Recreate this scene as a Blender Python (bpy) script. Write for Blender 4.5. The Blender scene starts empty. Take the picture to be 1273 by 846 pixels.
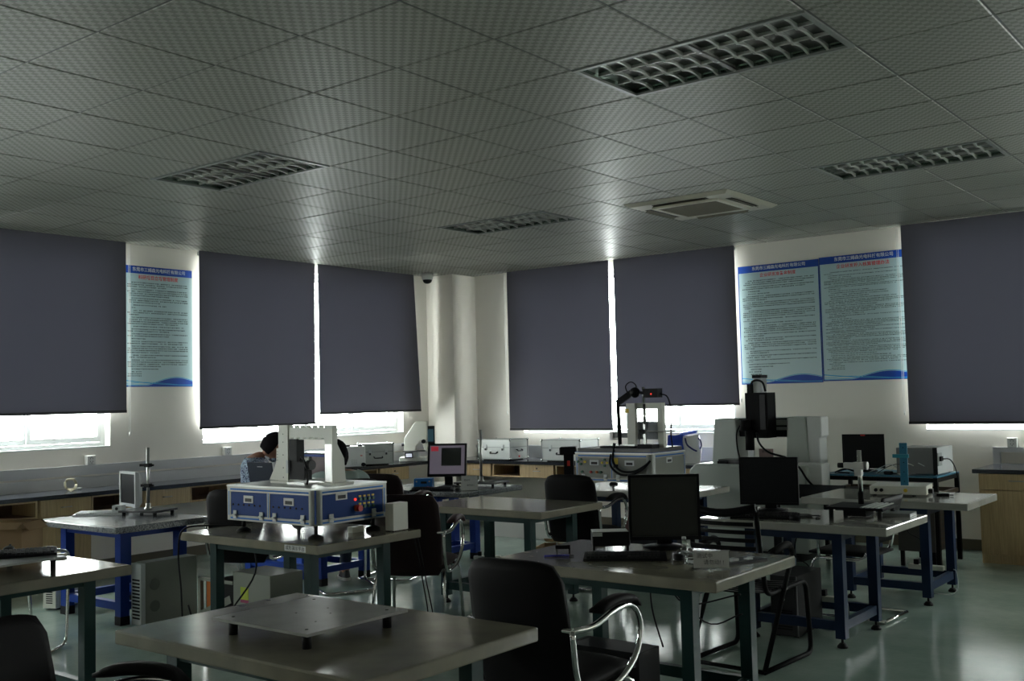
import bpy, bmesh, math, random
from mathutils import Vector, Matrix
random.seed(7)
PI = math.pi
C = bpy.context.scene.collection
SC = bpy.context.scene

# ---------------------------------------------------------------- camera, world, light, exposure
H_CEIL = 3.12
cam_d = bpy.data.cameras.new('camera')
cam_d.sensor_fit = 'HORIZONTAL'; cam_d.sensor_width = 36.0
cam_d.lens = 1300.0 / 1273.0 * 36.0
cam_d.clip_start = 0.05; cam_d.clip_end = 400
cam = bpy.data.objects.new('camera', cam_d); C.objects.link(cam)
_yaw, _pitch, _roll = math.radians(37.97), math.radians(3.17), math.radians(1.36)
_F = Vector((-math.sin(_yaw) * math.cos(_pitch), math.cos(_yaw) * math.cos(_pitch), math.sin(_pitch)))
_R0 = Vector((math.cos(_yaw), math.sin(_yaw), 0)); _U0 = _R0.cross(_F)
_R = _R0 * math.cos(_roll) - _U0 * math.sin(_roll)
_U = _R0 * math.sin(_roll) + _U0 * math.cos(_roll)
_m = Matrix((( _R.x, _U.x, -_F.x, 0), (_R.y, _U.y, -_F.y, 0), (_R.z, _U.z, -_F.z, 1.52), (0, 0, 0, 1)))
cam.matrix_world = _m
SC.camera = cam
SC.view_settings.view_transform = 'Standard'
SC.view_settings.look = 'None'
SC.view_settings.exposure = -0.27
SC.view_settings.gamma = 1.0
SC.view_settings.use_curve_mapping = False

world = bpy.data.worlds.new('overcast_sky'); SC.world = world
world.use_nodes = True
_bg = world.node_tree.nodes['Background']
_bg.inputs['Color'].default_value = (0.98, 0.975, 0.96, 1)
_bg.inputs['Strength'].default_value = 38.0

WIN = [  # wall, a0, a1, z0, z1   (left wall x=-9.2: a is y ; back wall y=10.45: a is x)
    ('L', 2.62, 5.52, 1.15, 3.02), ('L', 6.56, 9.53, 1.12, 3.02), ('L', -1.40, 1.50, 1.15, 3.02),
    ('B', -8.00, -5.10, 1.08, 3.02), ('B', -3.10, -0.20, 1.115, 3.02), ('B', 0.9, 3.6, 1.16, 3.02)]
for w in WIN:     # portals let the renderer find the daylight in the window openings
    ld = bpy.data.lights.new('window_portal', 'AREA'); ld.shape = 'RECTANGLE'
    ld.size = w[2] - w[1]; ld.size_y = w[4] - w[3]
    ld.cycles.is_portal = True
    lo = bpy.data.objects.new('window_portal', ld); C.objects.link(lo)
    a, z = (w[1] + w[2]) / 2, (w[3] + w[4]) / 2
    if w[0] == 'L':
        lo.location = (-9.47, a, z); lo.rotation_euler = (PI / 2, 0, -PI / 2)
    else:
        lo.location = (a, 10.72, z); lo.rotation_euler = (-PI / 2, 0, 0)

# ---------------------------------------------------------------- materials
_mats = {}
def M(name, col, rough=0.5, metal=0.0, spec=0.5, emit=None, es=0.0, coat=0.0, noise=None, ncol=None, bump=None, stretch=None):
    """principled material; noise = (scale, detail, low, high) mixes col with ncol, bump = (scale, strength)"""
    if name in _mats: return _mats[name]
    m = bpy.data.materials.new(name); m.use_nodes = True; nt = m.node_tree; b = nt.nodes['Principled BSDF']
    b.inputs['Base Color'].default_value = (*col, 1); b.inputs['Roughness'].default_value = rough
    b.inputs['Metallic'].default_value = metal; b.inputs['Specular IOR Level'].default_value = spec
    b.inputs['Coat Weight'].default_value = coat
    if emit:
        b.inputs['Emission Color'].default_value = (*emit, 1); b.inputs['Emission Strength'].default_value = es
    if noise or bump:
        tc = nt.nodes.new('ShaderNodeTexCoord'); mp = nt.nodes.new('ShaderNodeMapping')
        nt.links.new(tc.outputs['Object'], mp.inputs[0])
        if stretch: mp.inputs['Scale'].default_value = stretch
    if noise:
        n = nt.nodes.new('ShaderNodeTexNoise'); n.inputs['Scale'].default_value = noise[0]; n.inputs['Detail'].default_value = noise[1]
        nt.links.new(mp.outputs[0], n.inputs['Vector'])
        r = nt.nodes.new('ShaderNodeMapRange'); r.inputs[1].default_value = noise[2]; r.inputs[2].default_value = noise[3]
        nt.links.new(n.outputs['Fac'], r.inputs[0])
        mx = nt.nodes.new('ShaderNodeMix'); mx.data_type = 'RGBA'
        mx.inputs[6].default_value = (*col, 1); mx.inputs[7].default_value = (*ncol, 1)
        nt.links.new(r.outputs[0], mx.inputs[0]); nt.links.new(mx.outputs[2], b.inputs['Base Color'])
    if bump:
        n = nt.nodes.new('ShaderNodeTexNoise'); n.inputs['Scale'].default_value = bump[0]; n.inputs['Detail'].default_value = 3
        nt.links.new(mp.outputs[0], n.inputs['Vector'])
        bp = nt.nodes.new('ShaderNodeBump'); bp.inputs['Strength'].default_value = bump[1]; bp.inputs['Distance'].default_value = 0.01
        nt.links.new(n.outputs['Fac'], bp.inputs['Height']); nt.links.new(bp.outputs[0], b.inputs['Normal'])
    _mats[name] = m
    return m

wall_m = M('wall_paint', (0.83, 0.79, 0.73), 0.75, bump=(220, 0.08))
marble_m = M('beige_marble', (0.26, 0.24, 0.185), 0.16, spec=0.38, noise=(5, 8, 0.35, 0.7), ncol=(0.18, 0.168, 0.135), bump=(14, 0.03))
marble_edge_m = M('rough_marble', (0.33, 0.31, 0.25), 0.5, noise=(16, 8, 0.35, 0.7), ncol=(0.25, 0.225, 0.17))
pale_m = M('pale_marble', (0.36, 0.355, 0.33), 0.13, noise=(4, 6, 0.35, 0.7), ncol=(0.27, 0.265, 0.24))
granite_m = M('speckled_granite', (0.30, 0.31, 0.33), 0.2, noise=(160, 4, 0.45, 0.6), ncol=(0.06, 0.065, 0.075), coat=0.2)
teal_m = M('dark_green_paint', (0.006, 0.030, 0.029), 0.4, spec=0.2)
blue_m = M('blue_paint', (0.008, 0.032, 0.20), 0.4, spec=0.2)
navy_m = M('navy_paint', (0.006, 0.018, 0.052), 0.4, spec=0.2)
rubber_m = M('black_rubber', (0.009, 0.009, 0.010), 0.6, spec=0.2)
black_m = M('black_plastic', (0.009, 0.009, 0.011), 0.5, spec=0.14)
blackpaint_m = M('black_paint', (0.007, 0.007, 0.008), 0.5, spec=0.08)
darkgrey_m = M('dark_grey_plastic', (0.028, 0.028, 0.032), 0.45, spec=0.3)
leather_m = M('black_leather', (0.009, 0.008, 0.009), 0.6, spec=0.12, bump=(300, 0.15))
maroon_m = M('maroon_leather', (0.035, 0.009, 0.012), 0.5, spec=0.25, bump=(300, 0.15))
brownfab_m = M('dark_brown_leather', (0.020, 0.010, 0.011), 0.6, spec=0.2, bump=(300, 0.2))
chrome_m = M('chrome', (0.72, 0.72, 0.72), 0.12, metal=1.0)
steel_m = M('brushed_steel', (0.45, 0.45, 0.44), 0.32, metal=1.0)
alu_m = M('aluminium', (0.27, 0.285, 0.28), 0.42, metal=0.5)
alupaint_m = M('silver_aluminium_sheet', (0.46, 0.48, 0.47), 0.35, metal=0.5, bump=(60, 0.1))
white_m = M('white_plastic', (0.72, 0.72, 0.70), 0.4)
silver_m = M('silver_plastic', (0.48, 0.50, 0.51), 0.4)
cream_m = M('cream_enamel', (0.62, 0.62, 0.55), 0.4)
grey_m = M('grey_enamel', (0.22, 0.235, 0.20), 0.45)
cmm_m = M('light_grey_enamel', (0.46, 0.50, 0.47), 0.4)
cmmw_m = M('white_enamel', (0.72, 0.73, 0.73), 0.4)
wood_m = M('beech_laminate', (0.56, 0.40, 0.215), 0.4, noise=(14, 4, 0.35, 0.65), ncol=(0.44, 0.31, 0.16), stretch=(6, 6, 0.35))
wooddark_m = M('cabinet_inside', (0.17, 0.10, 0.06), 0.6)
worktop_m = M('black_worktop', (0.022, 0.024, 0.032), 0.14, noise=(200, 2, 0.5, 0.7), ncol=(0.06, 0.065, 0.08))
card_m = M('cardboard', (0.30, 0.20, 0.105), 0.8, noise=(3, 2, 0.4, 0.6), ncol=(0.26, 0.17, 0.09))
screen_m = M('dark_screen', (0.042, 0.043, 0.040), 0.45, spec=0.2)
dkscreen_m = M('black_screen', (0.006, 0.007, 0.010), 0.35, spec=0.25)
bluepanel_m = M('blue_panel', (0.005, 0.038, 0.19), 0.5, spec=0.15)
bluestrip_m = M('blue_strip', (0.01, 0.10, 0.36), 0.5, spec=0.2)
greypanel_m = M('grey_panel', (0.17, 0.18, 0.155), 0.45)
red_m = M('red_plastic', (0.55, 0.02, 0.015), 0.35)
yellow_m = M('yellow_label', (0.62, 0.45, 0.03), 0.5)
green_m = M('green_plastic', (0.01, 0.09, 0.05), 0.4)
orange_m = M('orange_plastic', (0.55, 0.14, 0.01), 0.5)
brightblue_m = M('bright_blue_enamel', (0.02, 0.20, 0.62), 0.4)
tealblue_m = M('teal_blue_anodised', (0.012, 0.14, 0.24), 0.35)
skin_m = M('skin', (0.30, 0.15, 0.10), 0.5)
hair_m = M('black_hair', (0.009, 0.008, 0.010), 0.8, spec=0.08, bump=(180, 0.8))
shirt_m = M('pale_green_shirt', (0.30, 0.38, 0.36), 0.8, bump=(30, 0.3))
shirt2_m = M('patterned_shirt', (0.30, 0.38, 0.48), 0.8, noise=(90, 1, 0.48, 0.52), ncol=(0.04, 0.05, 0.10))
jeans_m = M('dark_jeans', (0.018, 0.035, 0.06), 0.8, bump=(300, 0.3))
paper_m = M('white_paper', (0.70, 0.70, 0.70), 0.6)
led_m = M('red_led', (0.5, 0.02, 0.02), 0.4, emit=(1, 0.05, 0.03), es=1.2)
pinkled_m = M('pink_led', (0.5, 0.02, 0.2), 0.4, emit=(1, 0.1, 0.4), es=1.0)
base_m = M('brown_baseboard', (0.10, 0.085, 0.055), 0.4)
duct_m = M('white_cable_trunking', (0.60, 0.60, 0.62), 0.45)
frame_m = M('white_window_frame', (0.55, 0.57, 0.57), 0.35)
tube_m = M('fluorescent_tube', (0.75, 0.77, 0.75), 0.3)
mirror_m = M('mirror_reflector', (0.30, 0.38, 0.33), 0.22, metal=0.85)  # green tint puts the reflected floor into the mirror colour
blade_m = M('lamp_blade', (0.55, 0.56, 0.53), 0.35, metal=0.3)
housing_m = M('white_lamp_housing', (0.45, 0.47, 0.45), 0.4)
ac_m = M('ivory_plastic', (0.55, 0.52, 0.43), 0.4)
acg_m = M('air_grille', (0.17, 0.155, 0.11), 0.6)

def floor_material():
    m = bpy.data.materials.new('green_epoxy_floor'); m.use_nodes = True; nt = m.node_tree; b = nt.nodes['Principled BSDF']
    tc = nt.nodes.new('ShaderNodeTexCoord')
    n = nt.nodes.new('ShaderNodeTexNoise'); n.inputs['Scale'].default_value = 2.3; n.inputs['Detail'].default_value = 9; n.inputs['Roughness'].default_value = 0.65
    cr = nt.nodes.new('ShaderNodeValToRGB')
    cr.color_ramp.elements[0].position = 0.34; cr.color_ramp.elements[0].color = (0.235, 0.325, 0.285, 1)
    cr.color_ramp.elements[1].position = 0.68; cr.color_ramp.elements[1].color = (0.335, 0.415, 0.365, 1)
    n2 = nt.nodes.new('ShaderNodeTexNoise'); n2.inputs['Scale'].default_value = 38; n2.inputs['Detail'].default_value = 4
    bp = nt.nodes.new('ShaderNodeBump'); bp.inputs['Strength'].default_value = 0.10; bp.inputs['Distance'].default_value = 0.01
    mr = nt.nodes.new('ShaderNodeMapRange'); mr.inputs[1].default_value = 0.3; mr.inputs[2].default_value = 0.7; mr.inputs[3].default_value = 0.09; mr.inputs[4].default_value = 0.17
    for k in (n, n2): nt.links.new(tc.outputs['Object'], k.inputs['Vector'])
    nt.links.new(n.outputs['Fac'], cr.inputs[0]); nt.links.new(cr.outputs[0], b.inputs['Base Color'])
    nt.links.new(n.outputs['Fac'], mr.inputs[0]); nt.links.new(mr.outputs[0], b.inputs['Roughness'])
    nt.links.new(n2.outputs['Fac'], bp.inputs['Height']); nt.links.new(bp.outputs[0], b.inputs['Normal'])
    return m
floor_m = floor_material()

def tile_material():
    m = bpy.data.materials.new('patterned_ceiling_tile'); m.use_nodes = True; nt = m.node_tree; b = nt.nodes['Principled BSDF']
    tc = nt.nodes.new('ShaderNodeTexCoord'); ck = nt.nodes.new('ShaderNodeTexChecker'); ck.inputs['Scale'].default_value = 1 / 0.03
    mp = nt.nodes.new('ShaderNodeMapping'); mp.inputs['Location'].default_value = (0, 0, 0.0151)
    nt.links.new(tc.outputs['Object'], mp.inputs[0]); nt.links.new(mp.outputs[0], ck.inputs['Vector'])
    ck.inputs[1].default_value = (0.325, 0.32, 0.285, 1); ck.inputs[2].default_value = (0.22, 0.227, 0.195, 1)
    mr = nt.nodes.new('ShaderNodeMapRange'); mr.inputs[3].default_value = 0.50; mr.inputs[4].default_value = 0.38; b.inputs['Specular IOR Level'].default_value = 0.22
    nt.links.new(ck.outputs['Color'], b.inputs['Base Color'])
    nt.links.new(ck.outputs['Fac'], mr.inputs[0]); nt.links.new(mr.outputs[0], b.inputs['Roughness'])
    return m
tile_m = tile_material()

def blind_material():
    m = bpy.data.materials.new('grey_blind_fabric'); m.use_nodes = True; nt = m.node_tree
    nt.nodes.remove(nt.nodes['Principled BSDF']); out = nt.nodes['Material Output']
    d = nt.nodes.new('ShaderNodeBsdfDiffuse')      # grey towards the room, white backing towards the window
    ge = nt.nodes.new('ShaderNodeNewGeometry'); cm = nt.nodes.new('ShaderNodeMix'); cm.data_type = 'RGBA'
    cm.inputs[6].default_value = (0.135, 0.129, 0.154, 1); cm.inputs[7].default_value = (0.72, 0.72, 0.72, 1)
    nt.links.new(ge.outputs['Backfacing'], cm.inputs[0]); nt.links.new(cm.outputs[2], d.inputs[0])
    t = nt.nodes.new('ShaderNodeBsdfTranslucent'); t.inputs[0].default_value = (0.0011, 0.0011, 0.0016, 1)
    a = nt.nodes.new('ShaderNodeAddShader')
    nt.links.new(d.outputs[0], a.inputs[0]); nt.links.new(t.outputs[0], a.inputs[1]); nt.links.new(a.outputs[0], out.inputs[0])
    return m
blind_m = blind_material()

def glass_material(name, tint=(0.93, 0.97, 0.96), k=0.06):
    m = bpy.data.materials.new(name); m.use_nodes = True; nt = m.node_tree
    nt.nodes.remove(nt.nodes['Principled BSDF']); out = nt.nodes['Material Output']
    t = nt.nodes.new('ShaderNodeBsdfTransparent'); t.inputs[0].default_value = (*tint, 1)
    g = nt.nodes.new('ShaderNodeBsdfGlossy'); g.inputs['Roughness'].default_value = 0.02
    mx = nt.nodes.new('ShaderNodeMixShader'); mx.inputs[0].default_value = k
    nt.links.new(t.outputs[0], mx.inputs[1]); nt.links.new(g.outputs[0], mx.inputs[2]); nt.links.new(mx.outputs[0], out.inputs[0])
    return m
glass_m = glass_material('window_glass')
acrylic_m = glass_material('clear_acrylic', (0.85, 0.88, 0.86), 0.12)

# ---------------------------------------------------------------- helpers
def wmat(o):
    m = Matrix.Identity(4)
    while o is not None:
        m = (Matrix.Translation(o.location) @ o.rotation_euler.to_matrix().to_4x4()) @ m
        o = o.parent
    return m

def cr_path(pts, k=6):
    pts = [Vector(p) for p in pts]; out = []
    P = [pts[0] * 2 - pts[1]] + pts + [pts[-1] * 2 - pts[-2]]
    for i in range(1, len(P) - 2):
        p0, p1, p2, p3 = P[i - 1:i + 3]
        for j in range(k):
            t = j / k
            out.append(0.5 * ((2 * p1) + (p2 - p0) * t + (2 * p0 - 5 * p1 + 4 * p2 - p3) * t * t + (3 * p1 - p0 - 3 * p2 + p3) * t ** 3))
    out.append(pts[-1]); return out

def round_path(pts, r=0.05, k=4):
    """polyline with rounded corners"""
    pts = [Vector(p) for p in pts]; out = [pts[0]]
    for i in range(1, len(pts) - 1):
        a, b, c = pts[i - 1], pts[i], pts[i + 1]
        d1 = (a - b); d2 = (c - b); rr = min(r, d1.length * 0.49, d2.length * 0.49)
        s, e = b + d1.normalized() * rr, b + d2.normalized() * rr
        for j in range(k + 1):
            t = j / k
            out.append(s * (1 - t) ** 2 + b * 2 * t * (1 - t) + e * t * t)
    out.append(pts[-1]); return out

class MB:
    def __init__(s): s.v = []; s.f = []; s.sm = []
    def add(s, vs, fs, smooth=False):
        n = len(s.v); s.v += [Vector(v) for v in vs]
        s.f += [[i + n for i in f] for f in fs]; s.sm += [smooth] * len(fs); return s
    def box(s, x0, x1, y0, y1, z0, z1):
        if x0 > x1: x0, x1 = x1, x0
        if y0 > y1: y0, y1 = y1, y0
        if z0 > z1: z0, z1 = z1, z0
        return s.add([(x0, y0, z0), (x1, y0, z0), (x1, y1, z0), (x0, y1, z0), (x0, y0, z1), (x1, y0, z1), (x1, y1, z1), (x0, y1, z1)],
                     [(3, 2, 1, 0), (4, 5, 6, 7), (0, 1, 5, 4), (1, 2, 6, 5), (2, 3, 7, 6), (3, 0, 4, 7)])
    def cbox(s, c, d): return s.box(c[0] - d[0] / 2, c[0] + d[0] / 2, c[1] - d[1] / 2, c[1] + d[1] / 2, c[2] - d[2] / 2, c[2] + d[2] / 2)
    def bar(s, a, b, w, h, up=(0, 0, 1)):
        """box along a->b, w wide (sideways), h high (up)"""
        a, b = Vector(a), Vector(b); d = (b - a).normalized(); u = Vector(up)
        if abs(d.dot(u)) > 0.99: u = Vector((0, 1, 0))
        r = d.cross(u).normalized() * w / 2; u = r.cross(d).normalized() * h / 2
        vs = [p + i * r + j * u for p in (a, b) for (i, j) in ((-1, -1), (1, -1), (1, 1), (-1, 1))]
        return s.add(vs, [(0, 1, 2, 3), (7, 6, 5, 4), (0, 4, 5, 1), (1, 5, 6, 2), (2, 6, 7, 3), (3, 7, 4, 0)])
    def cyl(s, a, b, r, n=12, r2=None): return s.tube([a, b], r, n, radii=[r, r if r2 is None else r2], smooth=True)
    def tube(s, pts, r, n=8, radii=None, smooth=True, caps=True):
        pts = [Vector(p) for p in pts]; m = len(pts); rings = []
        t = (pts[1] - pts[0]).normalized(); ref = Vector((0, 0, 1)) if abs(t.z) < 0.9 else Vector((1, 0, 0))
        u = t.cross(ref).normalized()
        for i, p in enumerate(pts):
            if i == 0: t = pts[1] - pts[0]
            elif i == m - 1: t = pts[-1] - pts[-2]
            else: t = (pts[i + 1] - pts[i]).normalized() + (pts[i] - pts[i - 1]).normalized()
            if t.length < 1e-9: t = Vector((0, 0, 1))
            t.normalize(); u = (u - t * u.dot(t)).normalized(); w = t.cross(u)
            rr = radii[i] if radii else r
            rings.append([p + (u * math.cos(2 * PI * k / n) + w * math.sin(2 * PI * k / n)) * rr for k in range(n)])
        vs = [q for ring in rings for q in ring]; fs = []
        for i in range(m - 1):
            for k in range(n):
                a, b = i * n + k, i * n + (k + 1) % n
                fs.append((a, b, b + n, a + n))
        s.add(vs, fs, smooth)
        if caps:
            b0 = len(s.v) - len(vs)
            s.f += [[b0 + k for k in range(n)][::-1], [b0 + (m - 1) * n + k for k in range(n)]]; s.sm += [False, False]
        return s
    def prism(s, poly, axis, a, b):
        """poly: 2d outline, extruded along axis from a to b"""
        def mk(p, t):
            if axis == 'x': return (t, p[0], p[1])
            if axis == 'y': return (p[0], t, p[1])
            return (p[0], p[1], t)
        n = len(poly); vs = [mk(p, a) for p in poly] + [mk(p, b) for p in poly]
        fs = [list(range(n))[::-1], list(range(n, 2 * n))] + [(i, (i + 1) % n, (i + 1) % n + n, i + n) for i in range(n)]
        return s.add(vs, fs)
    def lathe(s, prof, c=(0, 0, 0), n=16):
        vs = []; m = len(prof)
        for (r, z) in prof:
            vs += [(c[0] + r * math.cos(2 * PI * k / n), c[1] + r * math.sin(2 * PI * k / n), c[2] + z) for k in range(n)]
        fs = [(i * n + k, i * n + (k + 1) % n, (i + 1) * n + (k + 1) % n, (i + 1) * n + k) for i in range(m - 1) for k in range(n)]
        s.add(vs, fs, True); b0 = len(s.v) - len(vs)
        s.f += [[b0 + k for k in range(n)][::-1], [b0 + (m - 1) * n + k for k in range(n)]]; s.sm += [False, False]
        return s
    def ell(s, c, r, n=14, m=9, rot=None):
        vs = []; 
        for i in range(m + 1):
            th = PI * i / m
            for k in range(n):
                ph = 2 * PI * k / n
                p = Vector((r[0] * math.sin(th) * math.cos(ph), r[1] * math.sin(th) * math.sin(ph), r[2] * math.cos(th)))
                if rot: p = rot @ p
                vs.append(p + Vector(c))
        fs = [(i * n + k, (i + 1) * n + k, (i + 1) * n + (k + 1) % n, i * n + (k + 1) % n) for i in range(m) for k in range(n)]
        return s.add(vs, fs, True)
    def grid(s, fn, nu, nv, smooth=True):
        vs = [fn(i / nu, j / nv) for j in range(nv + 1) for i in range(nu + 1)]
        fs = [(j * (nu + 1) + i, j * (nu + 1) + i + 1, (j + 1) * (nu + 1) + i + 1, (j + 1) * (nu + 1) + i) for j in range(nv) for i in range(nu)]
        return s.add(vs, fs, smooth)
    def pad(s, fn, nu, nv, t):
        """closed cushion: fn(u,v)->(point, normal); bulges by t each side, thin at the rim"""
        def side(sg):
            def g(u, v):
                p, nrm = fn(u, v); e = min(1, 5 * min(u, 1 - u)) * min(1, 5 * min(v, 1 - v))
                return Vector(p) + Vector(nrm) * sg * t * (0.35 + 0.65 * math.sqrt(max(e, 0)))
            return g
        n0 = len(s.v); s.grid(side(1), nu, nv); n1 = len(s.v)
        k = len(s.f); s.grid(side(-1), nu, nv)
        for i in range(k, len(s.f)): s.f[i] = s.f[i][::-1]
        rim = [i for i in range(nu)] + [nu + j * (nu + 1) for j in range(nv)] + [nv * (nu + 1) + nu - i for i in range(nu)] + [(nv - j) * (nu + 1) for j in range(nv)]
        for q in range(len(rim)):
            a, b = rim[q], rim[(q + 1) % len(rim)]
            s.f.append([n0 + b, n0 + a, n1 + a, n1 + b]); s.sm.append(True)
        return s
    def build(s, name, mat, parent=None, bevel=0, seg=1, **props):
        me = bpy.data.meshes.new(name)
        vs = s.v
        if parent is not None:
            inv = wmat(parent).inverted(); vs = [inv @ v for v in vs]
        me.from_pydata(vs, [], s.f)
        me.polygons.foreach_set('use_smooth', s.sm)
        bm = bmesh.new(); bm.from_mesh(me)
        bmesh.ops.recalc_face_normals(bm, faces=bm.faces)
        if bevel: bmesh.ops.bevel(bm, geom=list(bm.edges), offset=bevel, segments=seg, affect='EDGES', profile=0.5)
        bm.to_mesh(me); bm.free()
        me.materials.append(mat); me.update()
        o = bpy.data.objects.new(name, me); C.objects.link(o); o.parent = parent
        for k, v in props.items(): o[k] = v
        return o

def thing(name, label, cat, loc=(0, 0, 0), rz=0.0, group=None):
    o = bpy.data.objects.new(name, None); C.objects.link(o)
    o.location = loc; o.rotation_euler = (0, 0, rz); o.empty_display_size = 0.1
    o['label'] = label; o['category'] = cat
    if group: o['group'] = group
    return o
def tag(o, label, cat, group=None):
    o['label'] = label; o['category'] = cat
    if group: o['group'] = group
    return o
def bb(x0, x1, y0, y1, z0, z1): return MB().box(x0, x1, y0, y1, z0, z1)
_kids = {}
def copy_tree(o, parent=None):
    c = o.copy(); C.objects.link(c); c.parent = parent
    for ch in list(o.children): copy_tree(ch, c)
    return c
def dup(o, label, loc, rz, group=None):
    c = copy_tree(o); c.location = loc; c.rotation_euler = (0, 0, rz); c['label'] = label
    if group: c['group'] = group
    return c
def loc2w(parent, mb):
    """shape written in the parent's local frame -> world, so that build() can take it"""
    m = wmat(parent); mb.v = [m @ v for v in mb.v]; return mb
def lb(mb, name, mat, parent, **k):     # build a shape written in the local frame of the thing
    root = parent
    while root.parent is not None: root = root.parent
    return loc2w(root, mb).build(name, mat, parent, **k)
def text(s, size, name, mat, parent, loc, rot, align='CENTER', ext=0.0004, bold=0.0):
    cu = bpy.data.curves.new(name, 'FONT'); cu.body = s; cu.size = size; cu.align_x = align; cu.align_y = 'CENTER'; cu.extrude = ext
    cu.resolution_u = 2; cu.offset = bold
    t = bpy.data.objects.new(name, cu); C.objects.link(t)
    dg = bpy.context.evaluated_depsgraph_get()
    me = bpy.data.meshes.new_from_object(t.evaluated_get(dg)); bpy.data.objects.remove(t)
    bpy.data.curves.remove(cu)
    me.transform(Matrix.Translation(loc) @ rot)
    me.materials.clear(); me.materials.append(mat)
    o = bpy.data.objects.new(name, me); C.objects.link(o); o.parent = parent
    return o
ROT_FRONT = Matrix.Rotation(PI / 2, 4, 'X')                                    # text facing -y
ROT_RIGHT = Matrix.Rotation(PI / 2, 4, 'Z') @ Matrix.Rotation(PI / 2, 4, 'X')  # text facing +x

# ================================================================= THE ROOM
XW, YW, X1, Y0, WT = -9.2, 10.45, 4.2, -2.4, 0.28
def st(o):
    o['kind'] = 'structure'; return o
HT = H_CEIL + 0.2
def wall_with_holes(name, side):
    mb = MB(); holes = sorted([w for w in WIN if w[0] == side], key=lambda w: w[1])
    lo, hi = (Y0, YW) if side == 'L' else (XW, X1)
    def seg(a0, a1, z0, z1):
        if side == 'L': mb.box(XW - WT, XW, a0, a1, z0, z1)
        else: mb.box(a0, a1, YW, YW + WT, z0, z1)
    a = lo
    for w in holes:
        seg(a, w[1], 0, HT); seg(w[1], w[2], 0, w[3]); seg(w[1], w[2], w[4], HT); a = w[2]
    seg(a, hi, 0, HT)
    return st(mb.build(name, wall_m))
st(bb(XW - WT, X1 + WT, Y0 - WT, YW + WT, -0.12, 0).build('floor', floor_m))
wall_with_holes('wall_left', 'L')
wall_with_holes('wall_back', 'B')
st(bb(X1, X1 + WT, Y0 - WT, YW + WT, 0, HT).build('wall_right', wall_m))
st(bb(XW - WT, X1, Y0 - WT, Y0, 0, HT).build('wall_front', wall_m))
st(bb(XW, -8.75, 10.0, YW, 0, H_CEIL).build('trim_1', wall_m))['label'] = 'plastered column boxed into the room corner'
st(bb(XW, XW + 0.012, Y0, 10.0, 0, 0.10).build('baseboard_left', base_m))
st(MB().box(-8.75, X1, YW - 0.012, YW, 0, 0.10).box(XW, -8.74, 9.988, 10.0, 0, 0.10).build('baseboard_back', base_m))

# ceiling: soffit slab, thin grid of T bars, and every tile its own piece
ceil = st(bb(XW - WT, X1 + WT, Y0 - WT, YW + WT, H_CEIL + 0.16, H_CEIL + 0.25).build('ceiling', housing_m))
GX, GY, S = -2.86, 2.385, 0.6
gridbar_m = M('grid_bar', (0.06, 0.062, 0.058), 0.4)
xs = [GX + S * k for k in range(-11, 12) if XW < GX + S * k < X1]
ys = [GY + S * k for k in range(-8, 14) if Y0 < GY + S * k < YW]
mb = MB()
for x in xs: mb.box(x - 0.012, x + 0.012, Y0, YW, H_CEIL + 0.004, H_CEIL + 0.014)
for y in ys: mb.box(XW, X1, y - 0.012, y + 0.012, H_CEIL + 0.0045, H_CEIL + 0.0135)
mb.box(XW, X1, Y0, YW, H_CEIL + 0.03, H_CEIL + 0.04)
mb.build('grid', gridbar_m, ceil)
LAMPS = [(-2.86, 4.185), (-6.46, 4.185), (-6.46, 7.185), (-2.86, 7.185), (0.74, 4.185), (0.74, 7.185), (-2.86, 1.185), (-6.46, 1.185), (0.74, 1.185)]
AC = (-4.12, 7.93)
ex = [XW] + xs + [X1]; ey = [Y0] + ys + [YW]
def tile_mesh(w, d):
    me = bpy.data.meshes.new('ceiling_tile'); g = 0.0045; b = 0.005
    def ring(i, z): return [(-w / 2 + i, -d / 2 + i, z), (w / 2 - i, -d / 2 + i, z), (w / 2 - i, d / 2 - i, z), (-w / 2 + i, d / 2 - i, z)]
    vs = ring(g, 0.018) + ring(g, 0.006) + ring(g + b, 0.0)
    fs = [(k, (k + 1) % 4, (k + 1) % 4 + 4, k + 4) for k in range(4)] + [(k + 4, (k + 1) % 4 + 4, (k + 1) % 4 + 8, k + 8) for k in range(4)] + [(8, 9, 10, 11), (3, 2, 1, 0)]
    me.from_pydata(vs, [], fs); me.update()
    bm = bmesh.new(); bm.from_mesh(me); bmesh.ops.recalc_face_normals(bm, faces=bm.faces); bm.to_mesh(me); bm.free()
    me.materials.append(tile_m); return me
tiles = []
meshes = {}
rnd = random.Random(3)
for i in range(len(ex) - 1):
    for j in range(len(ey) - 1):
        cx, cy = (ex[i] + ex[i + 1]) / 2, (ey[j] + ey[j + 1]) / 2
        w, d = ex[i + 1] - ex[i], ey[j + 1] - ey[j]
        if w < 0.05 or d < 0.05: continue
        if any(lx < cx < lx + 1.2 and ly < cy < ly + 0.6 for lx, ly in LAMPS): continue
        v = Vector((cx, cy, H_CEIL - 1.52)); dp = v.dot(_F)
        px, py = (v.dot(_R) / dp * 1300, v.dot(_U) / dp * 1300) if dp > 0.1 else (9e9, 9e9)
        inview = dp > 0.1 and abs(px) < 760 and py < 560
        tiles.append((not inview, v.length, cx, cy, w, d))
tiles.sort()
rest = MB()
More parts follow.
